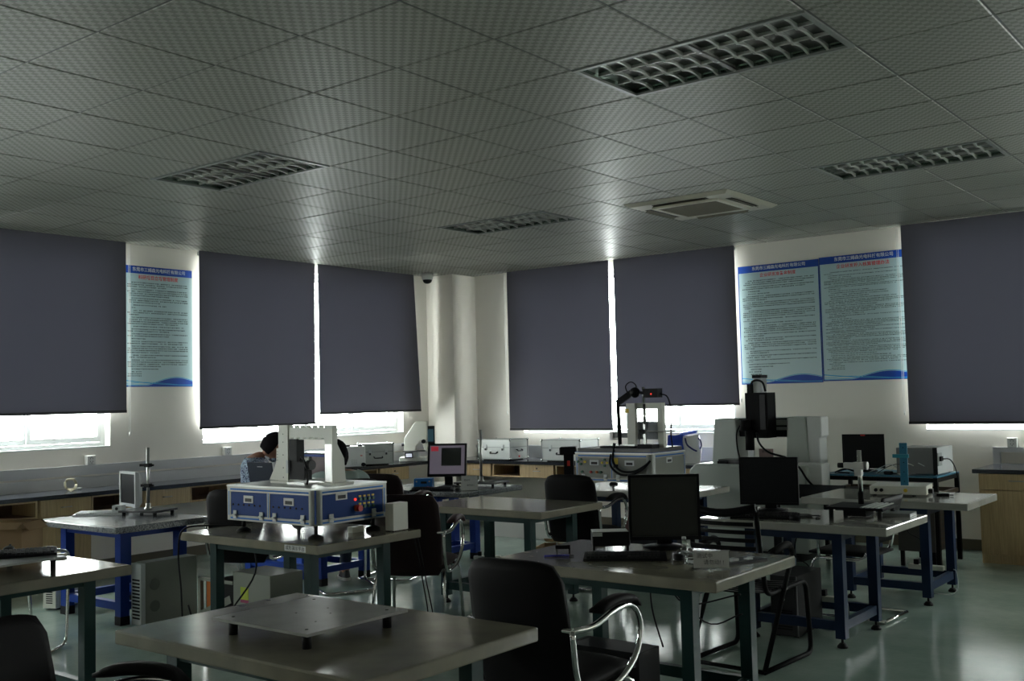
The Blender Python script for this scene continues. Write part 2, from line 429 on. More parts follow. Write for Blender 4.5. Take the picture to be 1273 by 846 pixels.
for n, (out, _, cx, cy, w, d) in enumerate(tiles):
    tx, ty = rnd.gauss(0, 0.0022), rnd.gauss(0, 0.0022)
    if n < 299 and not out:
        k = (round(w, 2), round(d, 2))
        if k not in meshes: meshes[k] = tile_mesh(w, d)
        o = bpy.data.objects.new('ceiling_tile', meshes[k]); C.objects.link(o); o.parent = ceil
        o.location = (cx, cy, H_CEIL); o.rotation_euler = (tx, ty, 0)
    else:
        rest.box(cx - w / 2 + 0.003, cx + w / 2 - 0.003, cy - d / 2 + 0.003, cy + d / 2 - 0.003, H_CEIL + 0.001, H_CEIL + 0.018)
print('tiles in view', sum(1 for t in tiles if not t[0]), 'all', len(tiles))
if rest.v:
    o = rest.build('ceiling_tiles', tile_m, ceil); o['kind'] = 'stuff'

# recessed louvre lamps, switched off
def make_lamp(label):
    t = thing('louvre_lamp', label, 'ceiling light', (0, 0, 0), 0, 'recessed louvre lamps')
    W, D = 1.2, 0.6
    h = MB().box(0.012, W - 0.012, 0.012, D - 0.012, 0.10, 0.11)
    for a in ((0.012, 0.016, 0.012, D - 0.012), (W - 0.016, W - 0.012, 0.012, D - 0.012), (0.012, W - 0.012, 0.012, 0.016), (0.012, W - 0.012, D - 0.016, D - 0.012)):
        h.box(*a, 0.0, 0.11)
    h.build('housing', mirror_m, t)
    f = MB()
    for a in ((0.004, W - 0.004, 0.004, 0.028), (0.004, W - 0.004, D - 0.028, D - 0.004), (0.004, 0.028, 0.028, D - 0.028), (W - 0.028, W - 0.004, 0.028, D - 0.028)):
        f.box(*a, -0.006, 0.006)
    f.build('frame', M('lamp_frame', (0.22, 0.23, 0.22), 0.35), t)
    n = 12; cw = (W - 0.056) / n; rw = (D - 0.056) / 3
    for k in range(3):                                   # parabolic mirror trough and tube of each lamp row
        yc = 0.028 + rw * (k + 0.5)
        m = MB(); m.grid(lambda u, v, yc=yc: Vector((0.028 + u * (W - 0.056), yc + (v - 0.5) * rw, 0.098 - 0.075 * (2 * abs(v - 0.5)) ** 2.2)), 1, 12)
        m.build('reflector', mirror_m, t)
        MB().cyl((0.05, yc, 0.062), (W - 0.05, yc, 0.062), 0.013, 10).build('tube', tube_m, t)
    for k in range(1, n):                                # cross blades, scooped between rows
        x = 0.028 + cw * k; b = MB()
        for r in range(3):
            y0 = 0.028 + rw * r
            prof = [(y0 + rw * q / 6, 0.002 + 0.014 * (1 - (2 * q / 6 - 1) ** 2)) for q in range(7)]
            prof = prof + [(y0 + rw, 0.060), (y0, 0.060)]
            vs = []
            for (yy, zz) in prof: vs.append((x - (0.006 if zz < 0.05 else 0.001), yy, zz))
            for (yy, zz) in prof: vs.append((x + (0.006 if zz < 0.05 else 0.001), yy, zz))
            m_ = len(prof)
            b.add(vs, [list(range(m_)), list(range(m_, 2 * m_))[::-1]] + [(i, (i + 1) % m_, (i + 1) % m_ + m_, i + m_) for i in range(m_)])
        b.build('cross_blade', blade_m, t)
    for k in (1, 2):
        y = 0.028 + rw * k
        MB().prism([(y - 0.004, 0.012), (y + 0.004, 0.012), (y + 0.001, 0.075), (y - 0.001, 0.075)], 'x', 0.028, W - 0.028).build('long_blade', blade_m, t)
    return t
lamp_labels = ['large three-row louvre lamp nearest the top of the photo, to the right', 'louvre lamp with bright glinting cells above the grey blind at left',
    'small far louvre lamp in the middle, left of the ceiling air conditioner', 'far right louvre lamp, right of the ceiling air conditioner',
    'louvre lamp just cut by the right edge of the photo']
lamp0 = make_lamp(lamp_labels[0])
for k, (x, y) in enumerate(LAMPS[:5]):
    if k == 0: lamp0.location = (x, y, H_CEIL)
    else: dup(lamp0, lamp_labels[k], (x, y, H_CEIL), 0)

# ceiling cassette air conditioner
ac = thing('air_conditioner', 'ivory square ceiling air conditioner with central grille and four slots', 'air conditioner', (AC[0], AC[1], H_CEIL))
m = MB()
R1, R2 = 0.475, 0.27
m.add([(-R1, -R1, -0.004), (R1, -R1, -0.004), (R1, R1, -0.004), (-R1, R1, -0.004), (-0.44, -0.44, -0.028), (0.44, -0.44, -0.028), (0.44, 0.44, -0.028), (-0.44, 0.44, -0.028),
       (-R1, -R1, 0.004), (R1, -R1, 0.004), (R1, R1, 0.004), (-R1, R1, 0.004)],
      [(8, 9, 10, 11)] + [(k, (k + 1) % 4, (k + 1) % 4 + 4, k + 4) for k in range(4)] + [(k, k + 8, (k + 1) % 4 + 8, (k + 1) % 4) for k in range(4)] + [(4, 5, 6, 7)])
lb(m, 'panel', ac_m, ac)
m = MB()
for a in ((-R2 - 0.035, R2 + 0.035, -R2 - 0.035, -R2), (-R2 - 0.035, R2 + 0.035, R2, R2 + 0.035), (-R2 - 0.035, -R2, -R2, R2), (R2, R2 + 0.035, -R2, R2)):
    m.box(*a, -0.042, -0.028)
lb(m, 'grille_frame', ac_m, ac)
m = MB().box(-R2, R2, -R2, R2, -0.031, -0.0285)
for k in range(27): m.box(-R2, R2, -R2 + 0.02 * k + 0.004, -R2 + 0.02 * k + 0.011, -0.038, -0.031)
lb(m, 'grille', acg_m, ac)
for k in range(4):
    rt = Matrix.Rotation(k * PI / 2, 4, 'Z')
    m = MB().box(-0.25, 0.25, 0.345, 0.405, -0.0295, -0.0285); m.v = [rt @ v for v in m.v]
    sl = lb(m, 'air_slot', M('slot_dark', (0.02, 0.015, 0.01), 0.7), ac)
    m = MB().bar((-0.24, 0.385, -0.034), (0.24, 0.385, -0.034), 0.042, 0.004, up=(0, 0.5, 1)); m.v = [rt @ v for v in m.v]
    lb(m, 'louvre', acg_m, sl)

# dome camera in the corner
dc = thing('dome_camera', 'small white dome security camera on the ceiling by the column', 'camera', (-8.92, 9.72, H_CEIL))
lb(MB().lathe([(0.075, 0.0), (0.075, -0.05), (0.068, -0.055), (0.068, -0.075), (0.06, -0.08)]), 'housing', white_m, dc)
lb(MB().ell((0, 0, -0.085), (0.058, 0.058, 0.045)), 'dome', black_m, dc)

# ---------------------------------------------------------------- windows
for n, w in enumerate(WIN):
    side, a0, a1, z0, z1 = w
    def wb(a, b, c, d, e0, e1):        # a..b along the wall, c..d depth behind the wall face, e height
        return (XW - d, XW - c, a, b, e0, e1) if side == 'L' else (a, b, YW + c, YW + d, e0, e1)
    fr = MB()
    D0, D1 = 0.10, 0.16
    for a in ((a0, a1, z0, z0 + 0.045), (a0, a1, z1 - 0.045, z1), (a0, a0 + 0.045, z0 + 0.045, z1 - 0.045), (a1 - 0.045, a1, z0 + 0.045, z1 - 0.045)):
        fr.box(*wb(a[0], a[1], D0, D1, a[2], a[3]))
    win = st(fr.build('window_%d' % (n + 1), frame_m))
    np_ = 4; pw = (a1 - a0 - 0.09) / np_
    for k in range(np_):
        p0 = a0 + 0.045 + k * pw; p1 = p0 + pw; off = 0.105 if k % 2 else 0.132
        sm = MB(); t_ = 0.04
        for a in ((p0 - 0.012, p1 + 0.012, z0 + 0.05, z0 + 0.05 + t_ + 0.01), (p0 - 0.012, p1 + 0.012, z1 - 0.05 - t_, z1 - 0.05), (p0 - 0.012, p0 + t_ - 0.012, z0 + 0.1, z1 - 0.09), (p1 - t_ + 0.012, p1 + 0.012, z0 + 0.1, z1 - 0.09)):
            sm.box(*wb(a[0], a[1], off, off + 0.025, a[2], a[3]))
        s_ = sm.build('sash', frame_m, win)
        bb(*wb(p0 + t_ - 0.012, p1 - t_ + 0.012, off + 0.010, off + 0.015, z0 + 0.1, z1 - 0.09)).build('pane', glass_m, s_)
    bb(*wb(a0, a1, 0.0, 0.10, z0 - 0.0, z0 + 0.012)).build('sill', frame_m, win)

# ---------------------------------------------------------------- roller blinds
def blind(label, side, a0, a1, zb, slant=0.0, seed=0, chain=None, off=0.085):
    """a0..a1 along the wall; slant moves the lower edge at the a1 end"""
    base = (XW + off, (a0 + a1) / 2, zb) if side == 'L' else ((a0 + a1) / 2, YW - off, zb)
    t = thing('roller_blind', label, 'blind', base, 0, 'grey roller blinds'); r = random.Random(seed)
    ph, am = r.random() * 6, 0.004
    zt = H_CEIL - 0.002
    def P(u, v):
        a = a0 + (a1 + slant * (1 - v) - a0) * u; z = zb + 0.02 + (zt - zb - 0.02) * v
        o = off + am * (1 - v) * math.sin(u * 7 + ph) + 0.003 * (1 - v) * math.sin(u * 17 + ph * 2)
        return Vector((XW + o, a, z)) if side == 'L' else Vector((a, YW - o, z))
    fb = MB().grid(P, 40, 14).build('fabric', blind_m, t)
    n_ = fb.data.polygons[0].normal
    if (n_.x if side == 'L' else -n_.y) < 0: fb.data.flip_normals()
    b0, b1 = a0, a1 + slant
    if side == 'L': MB().box(XW + off - 0.008, XW + off + 0.008, b0, b1, zb - 0.004, zb + 0.022).build('bottom_bar', darkgrey_m, t)
    else: MB().box(b0, b1, YW - off - 0.008, YW - off + 0.008, zb - 0.004, zb + 0.022).build('bottom_bar', darkgrey_m, t)
    zr = H_CEIL - 0.03
    if side == 'L': MB().cyl((XW + off - 0.026, a0 + 0.01, zr), (XW + off - 0.026, a1 - 0.01, zr), 0.022, 12).build('roller', silver_m, t)
    else: MB().cyl((a0 + 0.01, YW - off + 0.026, zr), (a1 - 0.01, YW - off + 0.026, zr), 0.022, 12).build('roller', silver_m, t)
    if chain is not None:
        ca, cz = chain
        pts = [Vector((0, 0, zr)), Vector((0, 0.004, (zr + cz) / 2)), Vector((0, 0, cz))]
        c = MB()
        for dx in (-0.008, 0.008):
            q = [(XW + off, ca + dx, p.z) if side == 'L' else (ca + dx, YW - off, p.z) for p in pts]
            c.tube(q, 0.0022, 5)
        q = (XW + off, ca, cz) if side == 'L' else (ca, YW - off, cz)
        c.cyl((q[0], q[1], cz - 0.03), (q[0], q[1], cz + 0.01), 0.007, 8)
        c.build('pull_chain', white_m, t)
    return t
blind('grey roller blind at the far left, with the window showing under it', 'L', 4.08, 5.64, 1.475, 0.0, 1, (5.675, 1.28))
blind('grey roller blind on the left wall beside the single poster, right of it', 'L', 6.47, 8.03, 1.285, -0.02, 2)
blind('grey roller blind on the left wall nearest the corner column, with a slanting right edge', 'L', 8.075, 9.675, 1.39, 0.09, 3)
blind('paler grey roller blind on the back wall just right of the corner column', 'B', -8.15, -6.625, 1.125, -0.0, 4, (-8.19, 1.35))
blind('grey roller blind on the back wall left of the double poster, above the machines', 'B', -6.555, -5.01, 1.395, 0.0, 5, (-4.985, 1.45))
blind('grey roller blind at the far right of the photo, beside the double poster', 'B', -3.235, -1.70, 1.185, -0.0, 6, (-3.275, 1.30))
blind('grey roller blind out of frame, next along the left wall', 'L', 2.5, 4.05, 1.40, 0, 7)
blind('grey roller blind out of frame, next along the back wall, lifted slightly for light', 'B', -1.66, -0.1, 1.45, 0, 8)  # unseen blind, lifted a little to let more daylight in
blind('grey roller blind out of frame, by the camera on the left wall, raised to let in light', 'L', -1.5, 1.6, 1.75, 0, 9)  # unseen, set high so daylight brightens the near side of the room
blind('grey roller blind out of frame, far along the back wall, raised for more light', 'B', 0.8, 3.7, 2.0, 0, 10)  # never in view, raised well up to light the near floor and ceiling

# ---------------------------------------------------------------- wall trunking
t = st(MB().box(XW, XW + 0.055, 3.0, 10.0, 0.955, 0.995).box(XW, XW + 0.04, 3.0, 10.0, 0.905, 0.955).build('trim_2', duct_m)); t['label'] = 'white cable trunking along the left wall'
t = st(MB().box(-8.75, -4.9, YW - 0.05, YW, 0.90, 0.935).box(-8.75, -4.9, YW - 0.035, YW, 0.84, 0.90).build('trim_3', duct_m)); t['label'] = 'white cable trunking along the back wall'
t = st(MB().box(-2.50, 0.6, YW - 0.05, YW, 0.92, 0.965).box(-2.50, -2.44, YW - 0.045, YW, 0.80, 0.92).box(-2.50, 0.6, YW - 0.05, YW, 0.80, 0.815).build('trim_4', duct_m)); t['label'] = 'white cable trunking over the right cabinet'
# power sockets on the trunking
def socket(label, loc, rz):
    t = thing('power_socket', label, 'socket', loc, rz, 'white wall sockets')
    lb(bb(-0.043, 0.043, -0.055, 0, 0, 0.086), 'body', white_m, t, bevel=0.004)
    f = MB()
    for (x, z) in ((-0.012, 0.058), (0.012, 0.058), (-0.012, 0.03), (0.012, 0.03), (0, 0.016)): f.box(x - 0.002, x + 0.002, -0.0562, -0.0548, z - 0.006, z + 0.006)
    lb(f, 'pin_holes', black_m, t)
    lb(bb(-0.008, 0.008, -0.058, -0.055, 0.064, 0.078), 'switch', silver_m, t)
    return t
socket('white wall socket under the far left window', (XW + 0.0, 5.30, 0.996), PI / 2)
socket('white wall socket beneath the second blind, left of the bowed head', (XW + 0.0, 6.84, 0.996), PI / 2)
socket('white wall socket over the right cabinet', (-2.33, YW - 0.0, 0.966), 0)

# ---------------------------------------------------------------- posters
poster_m = M('poster_print', (0.44, 0.60, 0.63), 0.3)
ink_m = M('poster_ink', (0.035, 0.055, 0.065), 0.5)
redink_m = M('red_ink', (0.62, 0.004, 0.02), 0.5)
whiteink_m = M('white_ink', (0.75, 0.78, 0.80), 0.5)
pblue_m = M('poster_blue', (0.006, 0.055, 0.33), 0.4, spec=0.25)
pcyan_m = M('poster_cyan', (0.03, 0.33, 0.62), 0.35)
HEAD = '东莞市三姆森光电科技有限公司'
def poster(label, side, a0, a1, z0, z1, title, seed, dense=1.0, frame=False):
    W, Hh = a1 - a0, z1 - z0
    t = thing('poster', label, 'poster', (XW + 0.002, (a0 + a1) / 2, z0) if side == 'L' else ((a0 + a1) / 2, YW - 0.002, z0), PI / 2 if side == 'L' else 0)
    lb(bb(-W / 2, W / 2, -0.008, 0, 0, Hh), 'board', poster_m, t)
    lb(bb(-W / 2, W / 2, -0.0088, -0.008, Hh - 0.075, Hh), 'header_band', pblue_m, t)
    text(HEAD, 0.043, 'header_text', whiteink_m, t, (0.01, -0.0092, Hh - 0.036), ROT_FRONT, bold=0.0004)
    text(title, 0.045, 'title_text', redink_m, t, (0.0, -0.0086, Hh - 0.112), ROT_FRONT, bold=0.0005)
    r = random.Random(seed); m = MB(); z = Hh - 0.165; pit = 0.0205 / dense; g = 0.0155 / dense
    n_par = 0
    while z > 0.10:
        first = n_par == 0
        if first: n_lines = r.choice([1, 1, 2, 3, 4]) ; n_par = n_lines
        x = -W / 2 + 0.045 + (0.045 if first else 0.0) + (0.02 if r.random() < 0.3 else 0)
        endx = W / 2 - 0.06 if n_par > 1 else -W / 2 + 0.1 + r.random() * (W - 0.2)
        n_par -= 1
        if z < 0.17: endx = min(endx, -W / 2 + 0.25 * W)
        while x < endx:
            if r.random() > 0.05:
                h = g * 0.62; w = g * r.uniform(0.62, 0.86)
                if r.random() < 0.5:
                    m.box(x, x + w, -0.0084, -0.008, z - h / 2, z + h / 2)
                else:
                    m.box(x, x + w, -0.0084, -0.008, z + h * 0.12, z + h / 2).box(x + w * 0.3, x + w * 0.75, -0.0084, -0.008, z - h / 2, z + h * 0.12)
            x += g
        z -= pit if n_par else pit * 1.3
    lb(m, 'body_text', ink_m, t, kind='stuff')
    # blue wave along the foot
    def wave(f0, f1, n=24): return [(-W / 2 + W * k / n, f0(k / n)) for k in range(n + 1)] + [(-W / 2 + W * k / n, f1(k / n)) for k in range(n, -1, -1)]
    top = lambda u: 0.012 + 0.075 * max(0, math.sin(PI * max(0, (u - 0.33)) / 0.85)) ** 1.3
    k = MB()
    def strip(mb, f0, f1, y, n=28):
        for i in range(n):
            u0, u1 = i / n, (i + 1) / n
            x0, x1 = -W / 2 + W * u0, -W / 2 + W * u1
            a, b, c, d = f0(u0), f0(u1), f1(u1), f1(u0)
            if c - b < 1e-5 and d - a < 1e-5: continue
            mb.add([(x0, y, a), (x1, y, b), (x1, y, c), (x0, y, d)], [(0, 1, 2, 3)])
    strip(k, lambda u: 0.0, lambda u: max(0.004, top(u)), -0.0086)
    lb(k, 'blue_wave', pblue_m, t)
    k = MB()
    strip(k, lambda u: top(u) + 0.003, lambda u: top(u) + 0.010, -0.0085)
    strip(k, lambda u: 0.012 + 0.05 * (1 - u) ** 2, lambda u: 0.019 + 0.052 * (1 - u) ** 2, -0.0087)
    strip(k, lambda u: 0.028 + 0.015 * math.sin(u * 5), lambda u: 0.032 + 0.015 * math.sin(u * 5), -0.0089)
    lb(k, 'light_wave', pcyan_m, t)
    if frame:
        for xx in (-W / 2, W / 2 - 0.008): lb(bb(xx, xx + 0.008, -0.0095, 0, 0, Hh), 'blue_edge', pblue_m, t)
    return t
poster('pale blue rules poster on the left wall between two blinds', 'L', 5.655, 6.435, 1.72, 2.91, '科研项目立项管理制度', 11)
poster('left one of the two blue-headed rules posters on the back wall', 'B', -5.01, -4.105, 1.61, 2.885, '企业研发准备金制度', 12, frame=True)
poster('right one of the two rules posters on the back wall, with denser print', 'B', -4.10, -3.20, 1.62, 2.895, '企业研发投入核算管理办法', 13, dense=1.35, frame=True)

# ================================================================= COUNTERS
def worktop(label, x0, x1, y0, y1, z1, name='worktop'):
    t = thing(name, label, 'counter', ((x0 + x1) / 2, (y0 + y1) / 2, z1 - 0.035))
    bb(x0, x1, y0, y1, z1 - 0.035, z1).build('slab', worktop_m, t, bevel=0.003)
    return t
ZC = 0.785
wl = worktop('long black worktop running along the left wall', XW + 0.001, -8.66, 3.0, 9.70, ZC)
bb(XW + 0.001, XW + 0.02, 3.0, 9.97, ZC, ZC + 0.10).build('upstand', duct_m, wl)
ZB = 0.785
wb_ = worktop('black worktop along the back wall from the corner column to the white machine', XW + 0.45, -5.05, 9.705, YW - 0.001, ZB)
bb(XW + 0.46, -5.05, YW - 0.02, YW - 0.001, ZB, ZB + 0.07).build('upstand', duct_m, wb_)
def handle(mb, y, z, side, a):
    pass
def cabinet(kind, side, a0, a1, ztop, label, depth=0.50, zlow=None, lock=False):
    """a wall cabinet hung under the worktop. side L: front faces +x at x=-8.72; side B: front faces -y at y=9.76"""
    W = a1 - a0 - 0.004; zl = ztop - 0.155 if zlow is None else zlow
    if side == 'L': t = thing('base_cabinet', label, 'cabinet', (-8.72, (a0 + a1) / 2, zl), PI / 2, 'beech cabinets under the worktops')
    elif side == 'B': t = thing('base_cabinet', label, 'cabinet', ((a0 + a1) / 2, 9.77, zl), 0, 'beech cabinets under the worktops')
    Hh = ztop - zl; w = 0.017; d = 0.42
    c = MB().box(-W / 2, -W / 2 + w, 0.0, d, 0, Hh).box(W / 2 - w, W / 2, 0.0, d, 0, Hh).box(-W / 2 + w, W / 2 - w, d - 0.01, d, 0, Hh)
    c.box(-W / 2 + w, W / 2 - w, 0.0, d - 0.01, Hh - w, Hh)
    zs = Hh - 0.155
    c.box(-W / 2 + w, W / 2 - w, 0.0, d - 0.01, zs, zs + w)
    lb(c, 'carcass', wood_m, t)
    if kind == 'drawer' or kind == 'full':
        dr = lb(bb(-W / 2 + 0.002, W / 2 - 0.002, -0.018, -0.001, zs + 0.004, Hh - 0.004), 'drawer', wood_m, t, bevel=0.0015)
        hd = MB().tube(round_path([(-0.045, -0.019, Hh - 0.075), (-0.045, -0.038, Hh - 0.075), (0.045, -0.038, Hh - 0.075), (0.045, -0.019, Hh - 0.075)], 0.01), 0.004, 6)
        lb(hd, 'handle', steel_m, dr)
        if lock:
            lk = MB().cyl((0, -0.018, Hh - 0.045), (0, -0.026, Hh - 0.045), 0.009, 10)
            lb(lk, 'lock', darkgrey_m, dr)
    else:
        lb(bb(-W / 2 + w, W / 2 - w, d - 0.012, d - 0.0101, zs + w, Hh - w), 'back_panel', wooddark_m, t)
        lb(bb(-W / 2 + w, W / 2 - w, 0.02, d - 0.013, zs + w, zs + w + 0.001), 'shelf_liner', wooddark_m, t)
    if kind == 'full' or zlow is not None and kind == 'open':
        dd = lb(bb(-W / 2 + 0.002, W / 2 - 0.002, -0.018 if kind == 'full' else 0.15, -0.001 if kind == 'full' else 0.16, 0.03, zs - 0.004), 'door' if kind == 'full' else 'back_board', wood_m, t)
        if kind == 'full':
            lb(MB().cyl((-W / 2 + 0.06, -0.018, zs - 0.06), (-W / 2 + 0.06, -0.03, zs - 0.06), 0.01, 10), 'door_knob', darkgrey_m, dd)
            lb(bb(-W / 2, W / 2, 0.03, 0.045, 0, 0.03), 'plinth', wood_m, t)
    return t
cabinet('open', 'L', 3.45, 4.56, ZC - 0.036, 'beech cabinet with an open top shelf, at the far left edge', zlow=0.002)
cabinet('full', 'L', 4.57, 5.04, ZC - 0.036, 'beech cabinet with drawer over door, left of the silver monitor', zlow=0.002)
cabinet('open', 'L', 5.05, 5.54, ZC - 0.036, 'open shelf cabinet hidden partly by the silver monitor')
cabinet('drawer', 'L', 5.55, 6.06, ZC - 0.036, 'hung beech drawer behind the pole stand on the left')
cabinet('open', 'L', 6.07, 6.60, ZC - 0.036, 'open shelf unit left of the blue machine')
cabinet('drawer', 'L', 6.61, 7.10, ZC - 0.036, 'hung beech drawer behind the laptop')
cabinet('open', 'L', 7.11, 7.60, ZC - 0.036, 'open shelf unit behind the gantry of the blue machine')
cabinet('drawer', 'L', 7.61, 8.05, ZC - 0.036, 'hung beech drawer behind the man in the pale shirt')
cabinet('open', 'L', 8.06, 8.60, ZC - 0.036, 'open shelf unit below the grey aluminium case on the left')
cabinet('drawer', 'L', 8.61, 9.10, ZC - 0.036, 'hung beech drawer with lock below the profile projector', lock=True)
cabinet('drawer', 'B', -8.42, -7.98, ZB - 0.036, 'hung beech drawer right beside the picture-showing monitor')
cabinet('open', 'B', -7.97, -7.54, ZB - 0.036, 'open shelf unit behind the tall bare pole')
cabinet('drawer', 'B', -7.53, -7.05, ZB - 0.036, 'hung beech drawer with dark lock under the back worktop', lock=True)
cabinet('open', 'B', -7.04, -6.56, ZB - 0.036, 'open shelf unit left of the black wand holder')
cabinet('drawer', 'B', -6.55, -6.0, ZB - 0.036, 'hung beech drawer hidden behind the grey machine')
cabinet('drawer', 'B', -5.99, -5.2, ZB - 0.036, 'hung beech drawer under the blue and white bag')

# the free cabinet at the right
t = thing('base_cabinet', 'beech floor cabinet with black top at the right edge, drawer over a wide door', 'cabinet', (-1.83, 10.08, 0))
cx0, cx1 = -2.46, -1.20
bb(cx0 - 0.045, cx1 + 0.04, 9.68, YW - 0.001, 0.775, 0.81).build('worktop', worktop_m, t, bevel=0.003)
MB().box(cx0, cx0 + 0.018, 9.72, 10.43, 0, 0.775).box(cx1 - 0.018, cx1, 9.72, 10.43, 0, 0.775).box(cx0 + 0.018, cx1 - 0.018, 10.41, 10.43, 0, 0.775).box(cx0 + 0.018, cx1 - 0.018, 9.73, 10.41, 0.07, 0.088).box(cx0 + 0.018, cx1 - 0.018, 9.735, 9.75, 0, 0.07).build('carcass', wood_m, t)
d = bb(cx0 + 0.002, cx0 + 0.60, 9.702, 9.72, 0.635, 0.771).build('drawer', wood_m, t, bevel=0.0015)
MB().tube(round_path([(cx0 + 0.25, 9.70, 0.715), (cx0 + 0.25, 9.682, 0.715), (cx0 + 0.37, 9.682, 0.715), (cx0 + 0.37, 9.70, 0.715)], 0.01), 0.005, 6).build('handle', steel_m, d)
bb(cx0 + 0.002, cx0 + 0.60, 9.702, 9.72, 0.085, 0.630).build('door', wood_m, t, bevel=0.0015)
d = bb(cx0 + 0.604, cx1 - 0.002, 9.702, 9.72, 0.635, 0.771).build('drawer', wood_m, t, bevel=0.0015)
MB().tube(round_path([(cx0 + 0.85, 9.70, 0.715), (cx0 + 0.85, 9.682, 0.715), (cx0 + 0.97, 9.682, 0.715), (cx0 + 0.97, 9.70, 0.715)], 0.01), 0.005, 6).build('handle', steel_m, d)
bb(cx0 + 0.604, cx1 - 0.002, 9.702, 9.72, 0.085, 0.630).build('door', wood_m, t, bevel=0.0015)

# ================================================================= WORK TABLES
def table(label, x0, x1, y0, y1, z, top_m, leg_m, group, ix=0.17, iy=0.10, lw=0.06, th=0.05, feet='level', edge_m=None, rails=True, rz=0.10):
    t = thing('work_table', label, 'table', ((x0 + x1) / 2, (y0 + y1) / 2, 0), 0, group)
    s = MB().box(x0, x1, y0, y1, z - th, z)
    s.build('tabletop', top_m, t, bevel=0.007, seg=2)
    X0, X1_, Y0_, Y1_ = x0 + ix, x1 - ix, y0 + iy, y1 - iy
    for (x, y) in ((X0, Y0_), (X1_ - lw, Y0_), (X0, Y1_ - lw), (X1_ - lw, Y1_ - lw)):
        g = bb(x, x + lw, y, y + lw, 0.055, z - th).build('leg', leg_m, t)
        if feet == 'level':
            MB().cyl((x + lw / 2, y + lw / 2, 0.012), (x + lw / 2, y + lw / 2, 0.06), 0.008, 8).lathe([(0.032, 0), (0.032, 0.01), (0.016, 0.028)], (x + lw / 2, y + lw / 2, 0), 12).build('levelling_foot', rubber_m, g)
        else:
            bb(x - 0.002, x + lw + 0.002, y - 0.002, y + lw + 0.002, 0, 0.06).build('rubber_foot', rubber_m, g)
    a = z - th - 0.05
    for (bx0, bx1, by0, by1) in ((X0 + lw, X1_ - lw, Y0_ + 0.01, Y0_ + lw - 0.01), (X0 + lw, X1_ - lw, Y1_ - lw + 0.01, Y1_ - 0.01), (X0 + 0.01, X0 + lw - 0.01, Y0_ + lw, Y1_ - lw), (X1_ - lw + 0.01, X1_ - 0.01, Y0_ + lw, Y1_ - lw)):
        bb(bx0, bx1, by0, by1, a, z - th - 0.001).build('apron', leg_m, t)
        if rails: bb(bx0, bx1, by0, by1, rz, rz + 0.055).build('rail', leg_m, t)
    return t
Z = 0.73
GM = 'marble-topped tables with dark green legs'
T1 = table('marble-topped table nearest the camera, bearing a bare metal plate', -3.46, -2.20, 2.09, 2.93, Z, marble_m, teal_m, GM)
T2 = table('marble-topped green-legged table with the big monitor, behind the black leather chair', -3.33, -2.08, 4.02, 4.85, Z, marble_m, teal_m, GM)
T3 = table('empty marble-topped green-legged table in the middle of the room', -5.54, -4.34, 5.84, 6.62, Z, marble_m, teal_m, GM)
T4 = table('marble-topped green-legged table carrying the blue machine', -5.74, -4.46, 3.92, 4.76, Z, marble_m, teal_m, GM)
T5 = table('marble-topped table at the far left edge, glaring with window light', -6.06, -4.80, 2.16, 3.00, Z, marble_m, teal_m, GM)
GN = 'pale-topped tables with navy frames'
T7 = table('pale-topped navy table at right with the black monitor and clamp stand', -3.24, -2.04, 6.04, 6.82, Z, pale_m, navy_m, GN, ix=0.29, iy=0.07)
T8 = table('pale-topped navy table at right bearing the white box with blue post', -3.18, -1.99, 7.55, 8.35, Z, pale_m, navy_m, GN, ix=0.29, iy=0.07)
GS = 'speckled granite tables with blue legs'
T6 = table('speckled granite table on the left with blue legs and a silver monitor', -7.68, -6.60, 4.00, 4.78, 0.70, granite_m, blue_m, GS, ix=0.14, iy=0.12, lw=0.07, th=0.045, feet='block')
T9 = table('speckled granite table in the centre with blue legs and a sky-blue box', -7.25, -6.08, 7.02, 7.90, 0.70, granite_m, blue_m, GS, ix=0.42, iy=0.14, lw=0.07, th=0.045, feet='block')
T11 = table('blue-legged table where the two men sit, mostly hidden by the blue machine', -7.74, -6.62, 5.86, 6.52, 0.70, granite_m, blue_m, GS, ix=0.06, iy=0.05, lw=0.07, th=0.045, feet='block')
T10 = table('pale-topped table at the back under the grey-panelled machine', -5.35, -4.08, 7.40, 8.20, Z, pale_m, navy_m, GN)
T12 = None

# label stuck on the front edge of the blue machine's table
lp = tag(bb(-4.735, -4.555, 3.9185, 3.9195, 0.688, 0.722).build('table_label', paper_m), 'small white lettered label stuck to the edge of the blue machine table', 'label')
text('成形演示平台', 0.027, 'lettering', M('black_ink', (0.02, 0.02, 0.03), 0.6), lp, (-4.645, 3.9182, 0.705), ROT_FRONT)

